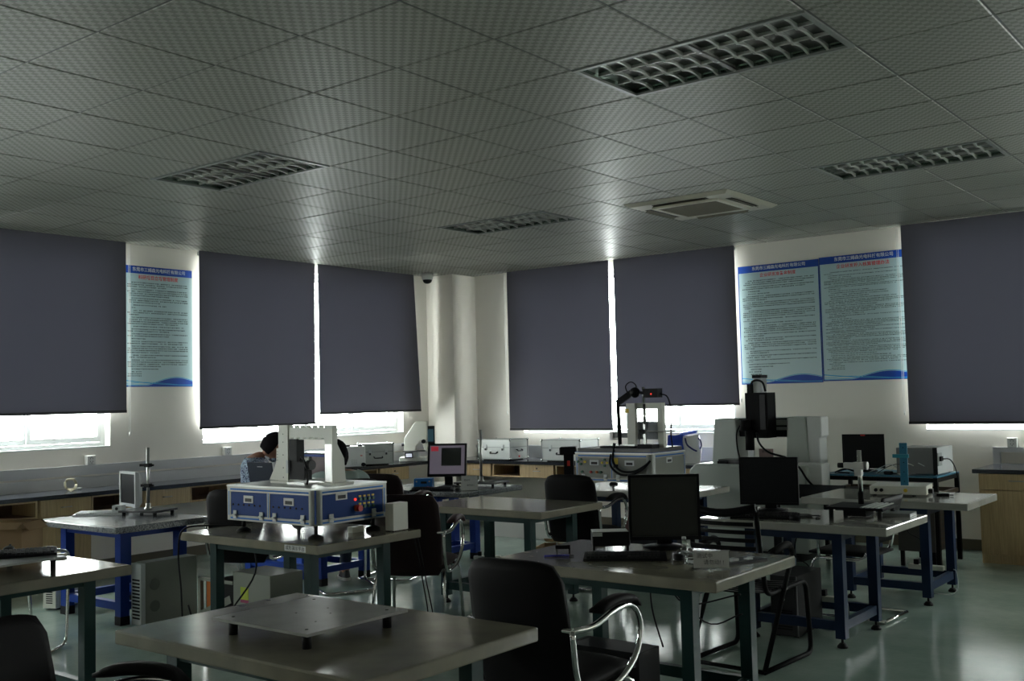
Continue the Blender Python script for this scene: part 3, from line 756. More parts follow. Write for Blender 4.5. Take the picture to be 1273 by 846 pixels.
# ================================================================= CHAIRS
def pad_box(mb, w, h, fn_c, t): pass
def office_chair(label, loc, rz, lm=None, pads=True, base='legs'):
    lm = lm or leather_m
    t = thing('armchair', label, 'chair', loc, rz, 'office armchairs with chrome arms')
    W = 0.23
    def back(u, v):      # u across, v up
        w = W * (0.93 + 0.05 * math.sin(PI * v))
        if v > 0.88: w *= 1 - 0.13 * ((v - 0.88) / 0.12) ** 2
        if v < 0.08: w *= 1 - 0.10 * ((0.08 - v) / 0.08) ** 2
        x = (u * 2 - 1) * w; z = 0.37 + 0.54 * v
        if v > 0.9: z -= 0.02 * (abs(u * 2 - 1)) ** 4
        y = -0.20 - 0.10 * v + 0.035 * (1 - (2 * u - 1) ** 2) * -1 + 0.03
        return (x, y, z), (0.0, 0.97, 0.2)
    lb(MB().pad(back, 14, 14, 0.028), 'backrest', lm, t)
    def seat(u, v):
        w = 0.24 * (0.94 + 0.06 * math.sin(PI * v)); x = (u * 2 - 1) * w; y = -0.20 + 0.46 * v
        return (x, y, 0.425 + 0.02 * v - 0.04 * max(0, v - 0.8) * 5 * 0.5), (0, 0, 1)
    lb(MB().pad(seat, 12, 12, 0.035), 'seat', lm, t)
    for s in (-1, 1):
        x = s * 0.265
        arm = cr_path([(x * 0.93, -0.235, 0.655), (x, -0.12, 0.655), (x * 1.02, 0.04, 0.69), (x * 1.02, 0.17, 0.685), (x * 1.01, 0.235, 0.60), (x, 0.20, 0.49), (x * 0.98, 0.08, 0.415), (x * 0.95, -0.08, 0.39), (x * 0.93, -0.17, 0.41), (x * 0.92, -0.215, 0.50), (x * 0.92, -0.235, 0.655)], 5)
        a = lb(MB().tube(arm, 0.0125, 8), 'armrest_loop', chrome_m, t)
        if pads:
            def ap(u, v, s=s, x=x):
                xx = x + (u - 0.5) * 0.06; yy = -0.10 + 0.30 * v
                return (xx, yy, 0.705 + 0.022 * math.sin(PI * min(1, max(0, v))) - 0.02 * (1 if v > 0.98 else 0)), (0, 0, 1)
            lb(MB().pad(ap, 5, 10, 0.018), 'armrest_pad', lm if lm is maroon_m or lm is leather_m else maroon_m, a)
    for s in (-1, 1):
        x = s * 0.235
        if base == 'legs':
            f = MB().tube(round_path([(x * 0.9, 0.17, 0.40), (x, 0.235, 0.36), (x * 1.06, 0.27, 0.012)], 0.06), 0.0115, 8)
            r = MB().tube(round_path([(x * 0.9, -0.12, 0.39), (x, -0.20, 0.35), (x * 1.06, -0.27, 0.012)], 0.06), 0.0115, 8)
            lb(f, 'leg', chrome_m, t); lb(r, 'leg', chrome_m, t)
        else:
            lb(MB().tube(round_path([(x, -0.1, 0.39), (x, 0.24, 0.39), (x, 0.27, 0.013), (x, -0.24, 0.013), (0, -0.24, 0.013)], 0.06), 0.0125, 8), 'leg', chrome_m, t)
    lb(MB().bar((-0.22, 0.05, 0.392), (0.22, 0.05, 0.392), 0.04, 0.012).bar((-0.22, -0.12, 0.392), (0.22, -0.12, 0.392), 0.04, 0.012), 'cross_bar', steel_m, t)
    lb(MB().tube([(-0.245, -0.238, 0.655), (0.245, -0.238, 0.655)], 0.009, 8), 'back_bar', chrome_m, t)
    return t
ch1 = office_chair('black leather armchair with looping chrome arm, pulled up to the nearest big monitor table', (-2.51, 3.44, 0), math.radians(2))
office_chair('black armchair cut off by the bottom left corner of the photo', (-2.84, 1.58, 0), math.radians(-66))
office_chair('dark brown leather armchair right of the blue machine, in front', (-4.95, 5.24, 0), math.radians(28), brownfab_m)
office_chair('dark brown leather armchair half hidden behind the nearer brown one', (-6.50, 6.58, 0), math.radians(18), brownfab_m, base='sled')
office_chair('black armchair between the empty middle table and the grey machine', (-4.82, 7.08, 0), math.radians(8), leather_m, base='sled')
office_chair('black armchair behind the cardboard box at the left edge of the photo', (-7.25, 3.35, 0), math.radians(25), leather_m, base='sled')
office_chair('black armchair behind the left end of the blue machine', (-6.45, 5.02, 0), math.radians(25), leather_m, base='sled')
office_chair('dark armchair the man in the pale shirt sits on', (-6.42, 5.95, 0), math.radians(62), leather_m, base='sled')
t = thing('stool', 'round black stool the bowed person sits on', 'stool', (-8.06, 6.16, 0))
lb(MB().lathe([(0.15, 0.40), (0.165, 0.41), (0.165, 0.435), (0.15, 0.445)], n=20), 'seat', leather_m, t)
for k in range(4):
    a_ = PI / 4 + k * PI / 2
    lb(MB().cyl((0.10 * math.cos(a_), 0.10 * math.sin(a_), 0.40), (0.18 * math.cos(a_), 0.18 * math.sin(a_), 0.0), 0.011, 8), 'leg', chrome_m, t)

# black slatted sled chair
t = thing('slatted_chair', 'black tubular chair with slatted back and black arms behind the big monitor', 'chair', (-2.70, 5.60, 0), math.radians(-3))
for s in (-1, 1):
    x = 0.235 * s
    lb(MB().tube(round_path([(x, -0.27, 0.016), (x, 0.12, 0.63), (x, 0.02, 0.665), (x * 0.98, -0.20, 0.62), (x * 0.95, -0.24, 0.60)], 0.06, 6), 0.0145, 8), 'arm_tube', blackpaint_m, t)
    lb(MB().tube(round_path([(x, 0.07, 0.655), (x, 0.03, 0.664), (x * 0.985, -0.14, 0.638)], 0.05), 0.021, 8), 'armrest_pad', leather_m, t)
    lb(MB().tube(round_path([(x, -0.27, 0.016), (x, 0.30, 0.016), (x * 0.97, 0.27, 0.43), (x * 0.9, -0.18, 0.41), (x * 0.9, -0.27, 0.90)], 0.06, 6), 0.0145, 8), 'side_frame', blackpaint_m, t)
lb(MB().tube([(-0.235, -0.27, 0.016), (0.235, -0.27, 0.016)], 0.012, 8), 'floor_bar', blackpaint_m, t)
for k in range(6):
    z = 0.58 + 0.045 * k
    pts = [(-0.205 + 0.41 * q / 8, -0.215 - (z - 0.43) * 0.19 - 0.03 * (1 - (2 * q / 8 - 1) ** 2), z) for q in range(9)]
    m = MB()
    for a, b in zip(pts, pts[1:]): m.bar(a, b, 0.008, 0.022)
    lb(m, 'back_slat', blackpaint_m, t)
m = MB(); m.tube([(-0.22 + 0.44 * q / 10, -0.275 - 0.03 * (1 - (2 * q / 10 - 1) ** 2), 0.895 - 0.035 * math.sin(PI * q / 10)) for q in range(11)], 0.024, 8)
lb(m, 'top_rail', blackpaint_m, t)
for k in range(9):
    y = -0.16 + 0.05 * k
    m = MB(); pts = [(-0.205 + 0.41 * q / 8, y, 0.425 - 0.018 * (1 - (2 * q / 8 - 1) ** 2)) for q in range(9)]
    for a, b in zip(pts, pts[1:]): m.bar(a, b, 0.026, 0.008)
    lb(m, 'seat_slat', blackpaint_m, t)

# chrome cantilever chair between the two navy tables
t = thing('cantilever_chair', 'chrome cantilever chair with black seat between the two navy tables', 'chair', (-2.62, 7.09, 0), math.radians(88))
for s in (-1, 1):
    x = 0.20 * s
    lb(MB().tube(round_path([(x, -0.27, 0.014), (x, 0.24, 0.014), (x, 0.21, 0.40), (x, -0.17, 0.40), (x, -0.24, 0.78)], 0.08, 6), 0.0125, 8), 'side_frame', chrome_m, t)
    lb(MB().tube(round_path([(x * 0.9, -0.19, 0.62), (x * 1.1, -0.05, 0.62), (x * 1.1, 0.16, 0.60), (x * 1.05, 0.16, 0.41)], 0.07, 6), 0.0105, 8), 'arm_tube', chrome_m, t)
lb(MB().tube([(-0.20, -0.27, 0.014), (0.20, -0.27, 0.014)], 0.0125, 8), 'floor_bar', chrome_m, t)
lb(MB().pad(lambda u, v: (((u * 2 - 1) * 0.19, -0.20 + 0.44 * v, 0.43), (0, 0, 1)), 10, 10, 0.022), 'seat', leather_m, t)
lb(MB().pad(lambda u, v: (((u * 2 - 1) * 0.185, -0.19 - 0.09 * v, 0.50 + 0.31 * v), (0, 1, 0.2)), 10, 10, 0.016), 'backrest', leather_m, t)
# rolled chair frame at the left (bare arm of a folded trolley chair)
t = thing('folding_chair', 'folded tubular steel chair frame leaning by the left granite table', 'chair', (-6.55, 3.30, 0), math.radians(35))
for s in (-1, 1):
    x = 0.21 * s
    lb(MB().tube(round_path([(x, -0.25, 0.012), (x, 0.20, 0.012), (x, 0.24, 0.60), (x, -0.10, 0.66)], 0.07, 6), 0.0105, 8), 'side_frame', chrome_m, t)
lb(MB().tube([(-0.21, -0.25, 0.012), (0.21, -0.25, 0.012)], 0.0105, 8), 'floor_bar', chrome_m, t)
lb(MB().tube([(-0.21, -0.10, 0.66), (0.21, -0.10, 0.66)], 0.0105, 8), 'cross_bar', chrome_m, t)
lb(MB().pad(lambda u, v: (((u * 2 - 1) * 0.20, -0.18 + 0.38 * v, 0.42 + 0.02 * v), (0, 0, 1)), 8, 8, 0.018), 'seat', leather_m, t)
lb(MB().tube([(-0.21, 0.2195, 0.40), (0.21, 0.2195, 0.40)], 0.0105, 8).tube([(-0.21, 0.2195, 0.40), (-0.20, -0.17, 0.40)], 0.009, 8).tube([(0.21, 0.2195, 0.40), (0.20, -0.17, 0.40)], 0.009, 8), 'seat_frame', chrome_m, t)

# ================================================================= MONITORS, KEYBOARDS, COMPUTERS
def monitor(label, loc, rz, w=0.37, h=0.31, zb=0.06, body=None, scr=None, tilt=0.0, depth=0.05, bez=0.016, image=None):
    t = thing('monitor', label, 'monitor', loc, rz); body = body or black_m; scr = scr or screen_m
    R_ = Matrix.Translation((0, 0, zb + h / 2)) @ Matrix.Rotation(-tilt, 4, 'X') @ Matrix.Translation((0, 0, -zb - h / 2))
    def rot(m): m.v = [R_ @ v for v in m.v]; return m
    z0, z1 = zb, zb + h
    f = MB()
    for a in ((-w / 2, w / 2, z0, z0 + bez * 1.3), (-w / 2, w / 2, z1 - bez, z1), (-w / 2, -w / 2 + bez, z0 + bez * 1.3, z1 - bez), (w / 2 - bez, w / 2, z0 + bez * 1.3, z1 - bez)):
        f.box(a[0], a[1], -0.012, 0.004, a[2], a[3])
    lb(rot(f), 'bezel', body, t)
    s = lb(rot(bb(-w / 2 + bez, w / 2 - bez, -0.005, 0.003, z0 + bez * 1.3, z1 - bez)), 'screen', scr, t)
    m = MB().add([(-w / 2, 0.004, z0), (w / 2, 0.004, z0), (w / 2, 0.004, z1), (-w / 2, 0.004, z1), (-w / 2 + 0.04, depth, z0 + 0.03), (w / 2 - 0.04, depth, z0 + 0.03), (w / 2 - 0.04, depth, z1 - 0.04), (-w / 2 + 0.04, depth, z1 - 0.04),
                  (-w / 2, 0.02, z0), (w / 2, 0.02, z0), (w / 2, 0.02, z1), (-w / 2, 0.02, z1)],
                 [(0, 1, 2, 3), (4, 7, 6, 5)] + [(k, (k + 1) % 4, (k + 1) % 4 + 8, k + 8) for k in range(4)] + [(k + 8, (k + 1) % 4 + 8, (k + 1) % 4 + 4, k + 4) for k in range(4)])
    lb(rot(m), 'back_shell', body, t)
    lb(MB().bar((0, 0.06, 0.01), (0, depth - 0.01, zb + h * 0.45), 0.075, 0.028, up=(0, 1, 0)), 'stand_neck', body, t)
    lb(MB().lathe([(0.115, 0), (0.115, 0.008), (0.05, 0.018)], (0, 0.04, 0), 20), 'stand_base', body, t)
    if image: image(s, rot, z0, z1, w, bez)
    return t
def keyboard(label, loc, rz, w=0.44, body=None, keys=None):
    t = thing('keyboard', label, 'keyboard', loc, rz); body = body or black_m
    lb(MB().prism([(-0.07, 0), (0.075, 0), (0.075, 0.026), (-0.07, 0.012)], 'x', -w / 2, w / 2), 'body', body, t, bevel=0.002)
    k = MB()
    for r in range(5):
        y = -0.055 + r * 0.023
        for c in range(int((w - 0.03) / 0.0195)):
            x = -w / 2 + 0.02 + c * 0.0195; z = 0.014 + 0.0145 * (y + 0.07) / 0.145
            if r == 0 and 4 < c < 10: continue
            k.box(x, x + 0.0165, y, y + 0.019, z - 0.002, z + 0.007)
    o = lb(k, 'keys', keys or darkgrey_m, t); o['kind'] = 'stuff'
    return t
def mouse(label, loc, rz, m=None, cable=None):
    t = thing('mouse', label, 'mouse', loc, rz); m = m or black_m
    lb(MB().ell((0, 0, 0.012), (0.028, 0.052, 0.02)), 'shell', m, t)
    lb(MB().cyl((-0.004, 0.03, 0.028), (0.004, 0.03, 0.028), 0.009, 10), 'wheel', darkgrey_m, t)
    if cable: MB().tube(cr_path(cable, 5), 0.002, 5).build('cable', m, t)
    return t
def tower(label, loc, rz, w=0.18, d=0.42, h=0.40, body=None, front=None):
    t = thing('computer_tower', label, 'computer', loc, rz); body = body or grey_m; front = front or darkgrey_m
    lb(bb(-w / 2, w / 2, 0.02, d, 0.012, h), 'case', body, t, bevel=0.003)
    lb(bb(-w / 2 - 0.001, w / 2 + 0.001, -0.008, 0.02, 0.012, h), 'front_panel', front, t, bevel=0.004)
    v = MB()
    for k in range(8): v.box(-w / 2 + 0.03, w / 2 - 0.03, -0.0095, -0.0075, 0.05 + 0.016 * k, 0.058 + 0.016 * k)
    lb(v, 'vent', rubber_m, t)
    lb(MB().box(-w / 2 + 0.015, w / 2 - 0.015, -0.010, -0.0075, h - 0.07, h - 0.03).box(-w / 2 + 0.015, w / 2 - 0.015, -0.010, -0.0075, h - 0.12, h - 0.08), 'drive_bay', darkgrey_m, t)
    lb(MB().cyl((0, -0.0075, h - 0.145), (0, -0.012, h - 0.145), 0.010, 12), 'power_button', silver_m, t)
    lb(MB().box(-w / 2 + 0.01, -w / 2 + 0.04, 0.03, 0.07, 0, 0.012).box(w / 2 - 0.04, w / 2 - 0.01, 0.03, 0.07, 0, 0.012).box(-w / 2 + 0.01, -w / 2 + 0.04, d - 0.07, d - 0.03, 0, 0.012).box(w / 2 - 0.04, w / 2 - 0.01, d - 0.07, d - 0.03, 0, 0.012), 'feet', rubber_m, t, kind='stuff')
    return t
def cable(label, pts, r=0.0035, m=None, name='cable'):
    t = MB().tube(cr_path(pts, 6), r, 6).build(name, m or black_m)
    return tag(t, label, 'cable')
def acrylic_sign(label, loc, rz, w, h, lines, size, yoff=0.0):
    t = thing('table_sign', label, 'sign', loc, rz)
    lb(bb(-w / 2, w / 2, -0.003, 0.0, 0.003, h), 'holder', acrylic_m, t)
    lb(bb(-w / 2, w / 2, -0.02, 0.03, 0, 0.003), 'foot', acrylic_m, t)
    p = lb(bb(-w / 2 + 0.004, w / 2 - 0.004, -0.0042, -0.0032, 0.006, h - 0.004), 'card', paper_m, t)
    for k, (s, x) in enumerate(lines):
        text(s.replace('！！', '! !'), size, 'lettering', M('black_ink', (0.02, 0.02, 0.03), 0.6), p, (x, -0.0046, h * (0.70 - 0.34 * k)), ROT_FRONT, 'LEFT')
    lb(MB().box(-w / 2, w / 2, -0.0045, 0.001, h - 0.003, h), 'bright_edge', silver_m, t)
    return t

# ---------------------------------------------------------------- nearest big monitor table (T2)
monitor('large dark flat monitor on the marble table behind the black leather chair', (-2.745, 4.76, Z), math.radians(34), 0.365, 0.335, 0.045, black_m, screen_m, bez=0.014)
keyboard('black keyboard in front of the large dark monitor', (-2.74, 4.36, Z), math.radians(31), 0.40)
MSE = mouse('black mouse right of the keyboard under the large monitor', (-2.50, 4.46, Z), math.radians(40))
t = thing('black_box', 'black box with a white top sheet standing over the keyboard', 'box', (-2.93, 4.53, Z), math.radians(38))
lb(bb(-0.095, 0.095, -0.05, 0.06, 0.034, 0.105), 'body', black_m, t, bevel=0.004)
lb(bb(-0.095, 0.085, -0.05, 0.06, 0.106, 0.109), 'top_sheet', paper_m, t)
lb(bb(-0.094, -0.045, -0.0515, -0.050, 0.085, 0.104), 'label', silver_m, t)
for s in (-1, 1): lb(bb(s * 0.085 - 0.006, s * 0.085 + 0.006, -0.02, 0.05, 0, 0.034), 'foot', rubber_m, t)
t = thing('pen', 'blue pen lying at the left end of the monitor table', 'pen', (-3.06, 4.26, Z), math.radians(42))
lb(MB().cyl((-0.075, 0, 0.006), (0.05, 0, 0.006), 0.0055, 8), 'barrel', M('blue_pen', (0.02, 0.02, 0.28), 0.3), t)
lb(MB().cyl((0.05, 0, 0.006), (0.075, 0, 0.005), 0.0055, 8, 0.001), 'tip', darkgrey_m, t)
t = thing('small_clamp', 'small black clamp beside the blue pen', 'clamp', (-3.13, 4.36, Z), math.radians(38))
lb(MB().box(-0.02, 0.055, -0.012, 0.012, 0.022, 0.042).box(0.045, 0.055, -0.012, 0.012, 0.0, 0.022), 'body', black_m, t)
lb(MB().cyl((-0.012, 0, 0.0), (-0.012, 0, 0.055), 0.004, 8), 'screw', steel_m, t)
t = thing('dark_lens_cap', 'flat dark knob lying behind the black box', 'knob', (-3.11, 4.70, Z), 0)
lb(MB().lathe([(0.035, 0), (0.03, 0.016), (0.01, 0.02)]), 'body', black_m, t)
acrylic_sign('small clear stand with two lines of black characters on the big monitor table', (-2.245, 4.30, Z), math.radians(30), 0.165, 0.085, [('测试中', -0.065), ('请勿动！！', -0.035)], 0.024)
t = thing('circuit_card', 'dark flat circuit card with bright pads lying behind the clear sign', 'circuit card', (-2.235, 4.56, Z), math.radians(70))
lb(bb(-0.13, 0.13, -0.055, 0.055, 0.0, 0.010), 'board', M('dark_board', (0.01, 0.012, 0.02), 0.4), t)
lb(MB().box(-0.08, -0.03, -0.03, 0.01, 0.010, 0.02).box(0.02, 0.05, -0.04, -0.01, 0.010, 0.016).box(0.07, 0.10, 0.0, 0.02, 0.010, 0.014), 'chip', silver_m, t, kind='stuff')
t = thing('glass_vial', 'small clear bottle beside the foot of the large monitor', 'bottle', (-2.58, 4.66, Z), 0)
lb(MB().lathe([(0.018, 0), (0.018, 0.05), (0.010, 0.06), (0.010, 0.07)]), 'body', acrylic_m, t)
lb(MB().lathe([(0.011, 0.07), (0.011, 0.082)]), 'cap', silver_m, t)
cable('tangled pale cable between mouse and sign on the big monitor table', [(-2.47, 4.50, Z + 0.006), (-2.40, 4.52, Z + 0.012), (-2.36, 4.46, Z + 0.005), (-2.42, 4.40, Z + 0.008), (-2.34, 4.38, Z + 0.006), (-2.30, 4.46, Z + 0.004), (-2.44, 4.62, Z + 0.005), (-2.62, 4.70, Z + 0.004)], 0.004, silver_m)
# under T2
tower('black computer tower on the floor under the big monitor table', (-2.96, 4.26, 0), math.radians(-90), 0.19, 0.40, 0.34, M('black_steel', (0.010, 0.010, 0.011), 0.5, spec=0.1), black_m)
for k, (a, b, c) in enumerate([((-2.75, 4.6, 0.66), (-2.62, 4.4, 0.5), (-2.45, 4.2, 0.38)), ((-2.7, 4.62, 0.66), (-2.5, 4.5, 0.52), (-2.18, 4.45, 0.60)), ((-2.72, 4.6, 0.66), (-2.45, 4.6, 0.42), (-2.20, 4.5, 0.50))]):
    cable(['black cable hanging to the tower under the big monitor table', 'black cable looping right under the big monitor table, upper', 'black cable looping right under the big monitor table, lower'][k], [a, b, c], 0.004)
cable('grey cable running down to the floor under the big monitor table', [(-2.52, 4.75, 0.66), (-2.50, 4.6, 0.3), (-2.42, 4.35, 0.008), (-2.30, 4.15, 0.008), (-2.15, 4.05, 0.008)], 0.005, silver_m)
t = thing('cable_coil', 'heap of coiled pale cable on the floor under the big monitor table', 'cable', (-2.30, 4.00, 0.005), 0)
m = MB()
r_ = random.Random(5)
for k in range(6):
    ph = r_.random() * 6; a_, b_ = r_.uniform(0.05, 0.085), r_.uniform(0.04, 0.07)
    m.tube([(a_ * math.cos(q * PI / 8 + ph) + 0.01 * k - 0.03, b_ * math.sin(q * PI / 8 + ph), 0.008 + 0.009 * k + 0.01 * math.sin(q + ph)) for q in range(17)], 0.0045, 6)
lb(m, 'coil', M('pale_cable', (0.30, 0.29, 0.27), 0.5), t, kind='stuff')

# bare metal plate on the nearest table
t = thing('breadboard_plate', 'bare grey metal plate on four black rubber feet on the nearest table', 'plate', (-2.84, 2.46, Z), 0)
lb(MB().prism([(-0.315, -0.01), (-0.02, -0.245), (0.315, 0.07), (0.02, 0.275)], 'z', 0.055, 0.065) if False else bb(-0.245, 0.245, -0.225, 0.235, 0.050, 0.060), 'plate', M('plate_metal', (0.30, 0.295, 0.28), 0.38, metal=0.4, noise=(7, 6, 0.3, 0.7), ncol=(0.22, 0.215, 0.2)), t, bevel=0.001)
for (x, y) in ((-0.19, -0.18), (0.19, -0.18), (0.19, 0.185), (-0.19, 0.185)):
    lb(MB().cyl((x, y, 0), (x, y, 0.050), 0.016, 12), 'rubber_foot', rubber_m, t)
    lb(MB().cyl((x, y, 0.0600), (x, y, 0.0612), 0.006, 8), 'screw', rubber_m, t)
for (x, y) in ((-0.05, -0.02), (0.06, 0.04), (-0.02, 0.10), (0.12, -0.08)): lb(MB().cyl((x, y, 0.0598), (x, y, 0.0606), 0.004, 8), 'hole', rubber_m, t)

# ---------------------------------------------------------------- left edge table (T5)
t = thing('base_plate', 'grey metal plate on rubber feet at the left edge, carrying a black keyboard', 'plate', (-5.26, 2.56, Z), 0)
lb(bb(-0.30, 0.23, -0.24, 0.22, 0.045, 0.055), 'plate', alu_m, t, bevel=0.001)
for (x, y) in ((-0.25, -0.19), (0.19, -0.19), (0.19, 0.17), (-0.25, 0.17)): lb(MB().cyl((x, y, 0), (x, y, 0.045), 0.014, 10), 'rubber_foot', rubber_m, t)
keyboard('black keyboard on the metal plate at the left edge', (-5.27, 2.62, Z + 0.056), math.radians(62), 0.42)
mouse('dark mouse behind the keyboard at the left edge', (-5.46, 2.70, Z + 0.056), math.radians(50))
t = thing('cardboard_box', 'open cardboard box with raised flaps on the left edge table', 'box', (-5.86, 2.90, Z), math.radians(30))
m = MB()
for a in ((-0.14, 0.14, -0.10, -0.096, 0, 0.14), (-0.14, 0.14, 0.096, 0.10, 0, 0.14), (-0.14, -0.136, -0.096, 0.096, 0, 0.14), (0.136, 0.14, -0.096, 0.096, 0, 0.14), (-0.136, 0.136, -0.096, 0.096, 0, 0.004)): m.box(*a)
lb(m, 'body', card_m, t)
lb(MB().bar((-0.14, -0.12, 0.158), (0.14, -0.12, 0.158), 0.06, 0.004, up=(0, -0.6, 1)), 'flap', card_m, t)
lb(MB().bar((-0.14, 0.12, 0.158), (0.14, 0.12, 0.158), 0.06, 0.004, up=(0, 0.6, 1)), 'flap', card_m, t)
lb(MB().bar((0.155, -0.09, 0.15), (0.155, 0.09, 0.15), 0.06, 0.004, up=(1, 0, 1.2)), 'flap', card_m, t)
t = thing('power_adapter', 'pale flat adapter behind the cardboard box at the left edge', 'adapter', (-5.42, 2.94, Z), math.radians(30))
lb(bb(-0.05, 0.05, -0.02, 0.02, 0, 0.02), 'body', cream_m, t, bevel=0.004)

# ---------------------------------------------------------------- left granite table (T6)
monitor('small silver monitor seen nearly edge-on, on the left granite table', (-7.60, 4.72, 0.70), math.radians(-4) + math.radians(-6), 0.335, 0.275, 0.035, silver_m, dkscreen_m, depth=0.06, bez=0.018).scale = (0.95, 1, 1)
keyboard('white keyboard in front of the silver monitor', (-7.50, 4.42, 0.70), math.radians(40), 0.38, silver_m, silver_m)
t = thing('small_grey_box', 'small grey box at the foot of the silver monitor', 'box', (-7.38, 4.50, 0.70), math.radians(30))
lb(bb(-0.04, 0.04, -0.035, 0.035, 0, 0.075), 'body', silver_m, t, bevel=0.004)
lb(MB().cyl((0, -0.035, 0.05), (0, -0.038, 0.05), 0.012, 10), 'dial', darkgrey_m, t)
def pole_stand(label, loc, rz, hp, pw=0.36, pd=0.26, pm=None, clamps=(), r=0.012, plate_m=None):
    t = thing('pole_stand', label, 'stand', loc, rz)
    lb(bb(-pw / 2, pw / 2, -pd / 2, pd / 2, 0.025, 0.040), 'base_plate', plate_m or darkgrey_m, t, bevel=0.002)
    for (x, y) in ((-1, -1), (1, -1), (1, 1), (-1, 1)): lb(MB().cyl((x * (pw / 2 - 0.03), y * (pd / 2 - 0.03), 0), (x * (pw / 2 - 0.03), y * (pd / 2 - 0.03), 0.025), 0.014, 10), 'rubber_foot', rubber_m, t)
    lb(MB().lathe([(0.03, 0.04), (0.03, 0.05), (0.017, 0.055), (0.017, 0.085)]), 'collar', pm or steel_m, t)
    lb(MB().cyl((0, 0, 0.04), (0, 0, hp), r, 12), 'pole', pm or steel_m, t)
    for (z, s, L) in clamps:
        c = lb(MB().box(-0.022, 0.022, -0.02, 0.02, z - 0.014, z + 0.014).box(0, s * L, -0.012, 0.012, z - 0.01, z + 0.01), 'clamp', black_m, t)
        lb(MB().cyl((-s * 0.02, 0, z), (-s * 0.05, 0, z), 0.008, 8), 'clamp_knob', rubber_m, c)
    return t
pole_stand('tall pole stand with two black clamps on the left granite table', (-7.19, 4.63, 0.70), math.radians(20), 0.51, 0.34, 0.27, None, ((0.375, -1, 0.07), (0.22, -1, 0.06)))

# ---------------------------------------------------------------- centre granite table (T9)
def picture(s, rot, z0, z1, w, bez):
    sc = M('screen_lavender', (0.10, 0.09, 0.11), 0.4, emit=(0.30, 0.26, 0.33), es=0.28)
    lb(rot(bb(-w / 2 + bez + 0.002, w / 2 - bez - 0.002, -0.0062, -0.0052, z0 + 0.024, z1 - bez - 0.002)), 'desktop_picture', sc, s)
monitor('black monitor with a lit lavender picture, on the central granite table', (-6.60, 7.42, 0.70), math.radians(30), 0.37, 0.31, 0.10, black_m, dkscreen_m, tilt=math.radians(12), image=picture)
PIC = [o for o in bpy.data.objects if o.name.startswith('desktop_picture')][-1]
def on_pic(x0, x1, z0, z1, mat, name):
    root = PIC.parent.parent; R_ = Matrix.Translation((0, 0, 0.255)) @ Matrix.Rotation(-math.radians(12), 4, 'X') @ Matrix.Translation((0, 0, -0.255))
    m = bb(x0, x1, -0.0070, -0.0063, z0, z1); m.v = [R_ @ v for v in m.v]
    o = lb(m, name, mat, root)
    return o
on_pic(-0.055, 0.135, 0.20, 0.37, M('picture_dark', (0.015, 0.02, 0.02), 0.4), 'picture_window')
on_pic(-0.155, -0.085, 0.34, 0.385, M('picture_red', (0.3, 0.02, 0.03), 0.4, emit=(0.6, 0.05, 0.08), es=0.35), 'picture_icon')
t = thing('controller_box', 'sky-blue controller box in front of the picture-showing monitor', 'controller', (-6.68, 7.18, 0.70), math.radians(34))
lb(bb(-0.085, 0.085, -0.06, 0.06, 0, 0.10), 'body', brightblue_m, t, bevel=0.003)
lb(bb(-0.02, 0.035, -0.0615, -0.06, 0.055, 0.075), 'display', darkgrey_m, t)
for x in (-0.06, 0.06): lb(MB().cyl((x, -0.06, 0.075), (x, -0.068, 0.075), 0.008, 8), 'knob', silver_m, t)
lb(MB().cyl((0.045, -0.06, 0.025), (0.045, -0.064, 0.025), 0.005, 8), 'pink_light', pinkled_m, t)
keyboard('black keyboard in front of the sky-blue controller box', (-6.50, 7.10, 0.70), math.radians(34), 0.40)
mouse('black mouse left of the white sign on the central granite table', (-6.28, 7.20, 0.70), math.radians(30))
acrylic_sign('white sign card with two short lines of characters on the central granite table', (-6.16, 7.22, 0.70), math.radians(34), 0.155, 0.135, [('测试中', -0.05), ('请勿动！！', -0.025)], 0.019)
pole_stand('tall bare steel pole on a dark plate on the central granite table', (-6.42, 7.70, 0.70), math.radians(10), 0.53, 0.44, 0.30, None, (), 0.013)

# ---------------------------------------------------------------- navy tables (T7, T8)
monitor('black monitor on the near navy table, in front of the white measuring machine', (-2.98, 6.56, Z), math.radians(14), 0.385, 0.315, 0.045, black_m, dkscreen_m, bez=0.012)
keyboard('black keyboard on the near navy table behind the slatted chair', (-2.86, 6.22, Z), math.radians(20), 0.42)
mouse('black mouse at the front edge of the near navy table', (-2.66, 6.20, Z), math.radians(40))
cable('loose dark cables lying on the near navy table by the monitor', [(-2.80, 6.42, Z + 0.005), (-2.66, 6.44, Z + 0.008), (-2.62, 6.36, Z + 0.004), (-2.70, 6.32, Z + 0.006), (-2.58, 6.40, Z + 0.010), (-2.56, 6.30, Z + 0.004)], 0.004, darkgrey_m)
t = thing('clamp_stand', 'thick steel column with a big side clamp on a black slotted stage, near navy table', 'stand', (-2.35, 6.55, Z), math.radians(2))
lb(MB().box(-0.20, 0.16, -0.13, 0.20, 0.050, 0.066), 'stage', blackpaint_m, t, bevel=0.003)
for k in range(4): lb(bb(0.02 + 0.032 * k, 0.036 + 0.032 * k, -0.128, 0.198, 0.066, 0.071), 'rail', steel_m, t)
for (x, y) in ((-0.17, -0.10), (0.13, -0.10), (0.13, 0.17), (-0.17, 0.17)): lb(MB().cyl((x, y, 0), (x, y, 0.05), 0.014, 10), 'foot', rubber_m, t)
lb(bb(-0.09, 0.05, -0.11, 0.05, 0.012, 0.05), 'drive_box', blackpaint_m, t)
lb(MB().cyl((-0.05, 0.12, 0.066), (-0.05, 0.12, 0.405), 0.015, 14), 'column', chrome_m, t)
lb(MB().cyl((-0.05, 0.12, 0.066), (-0.05, 0.12, 0.14), 0.019, 12), 'column_socket', blackpaint_m, t)
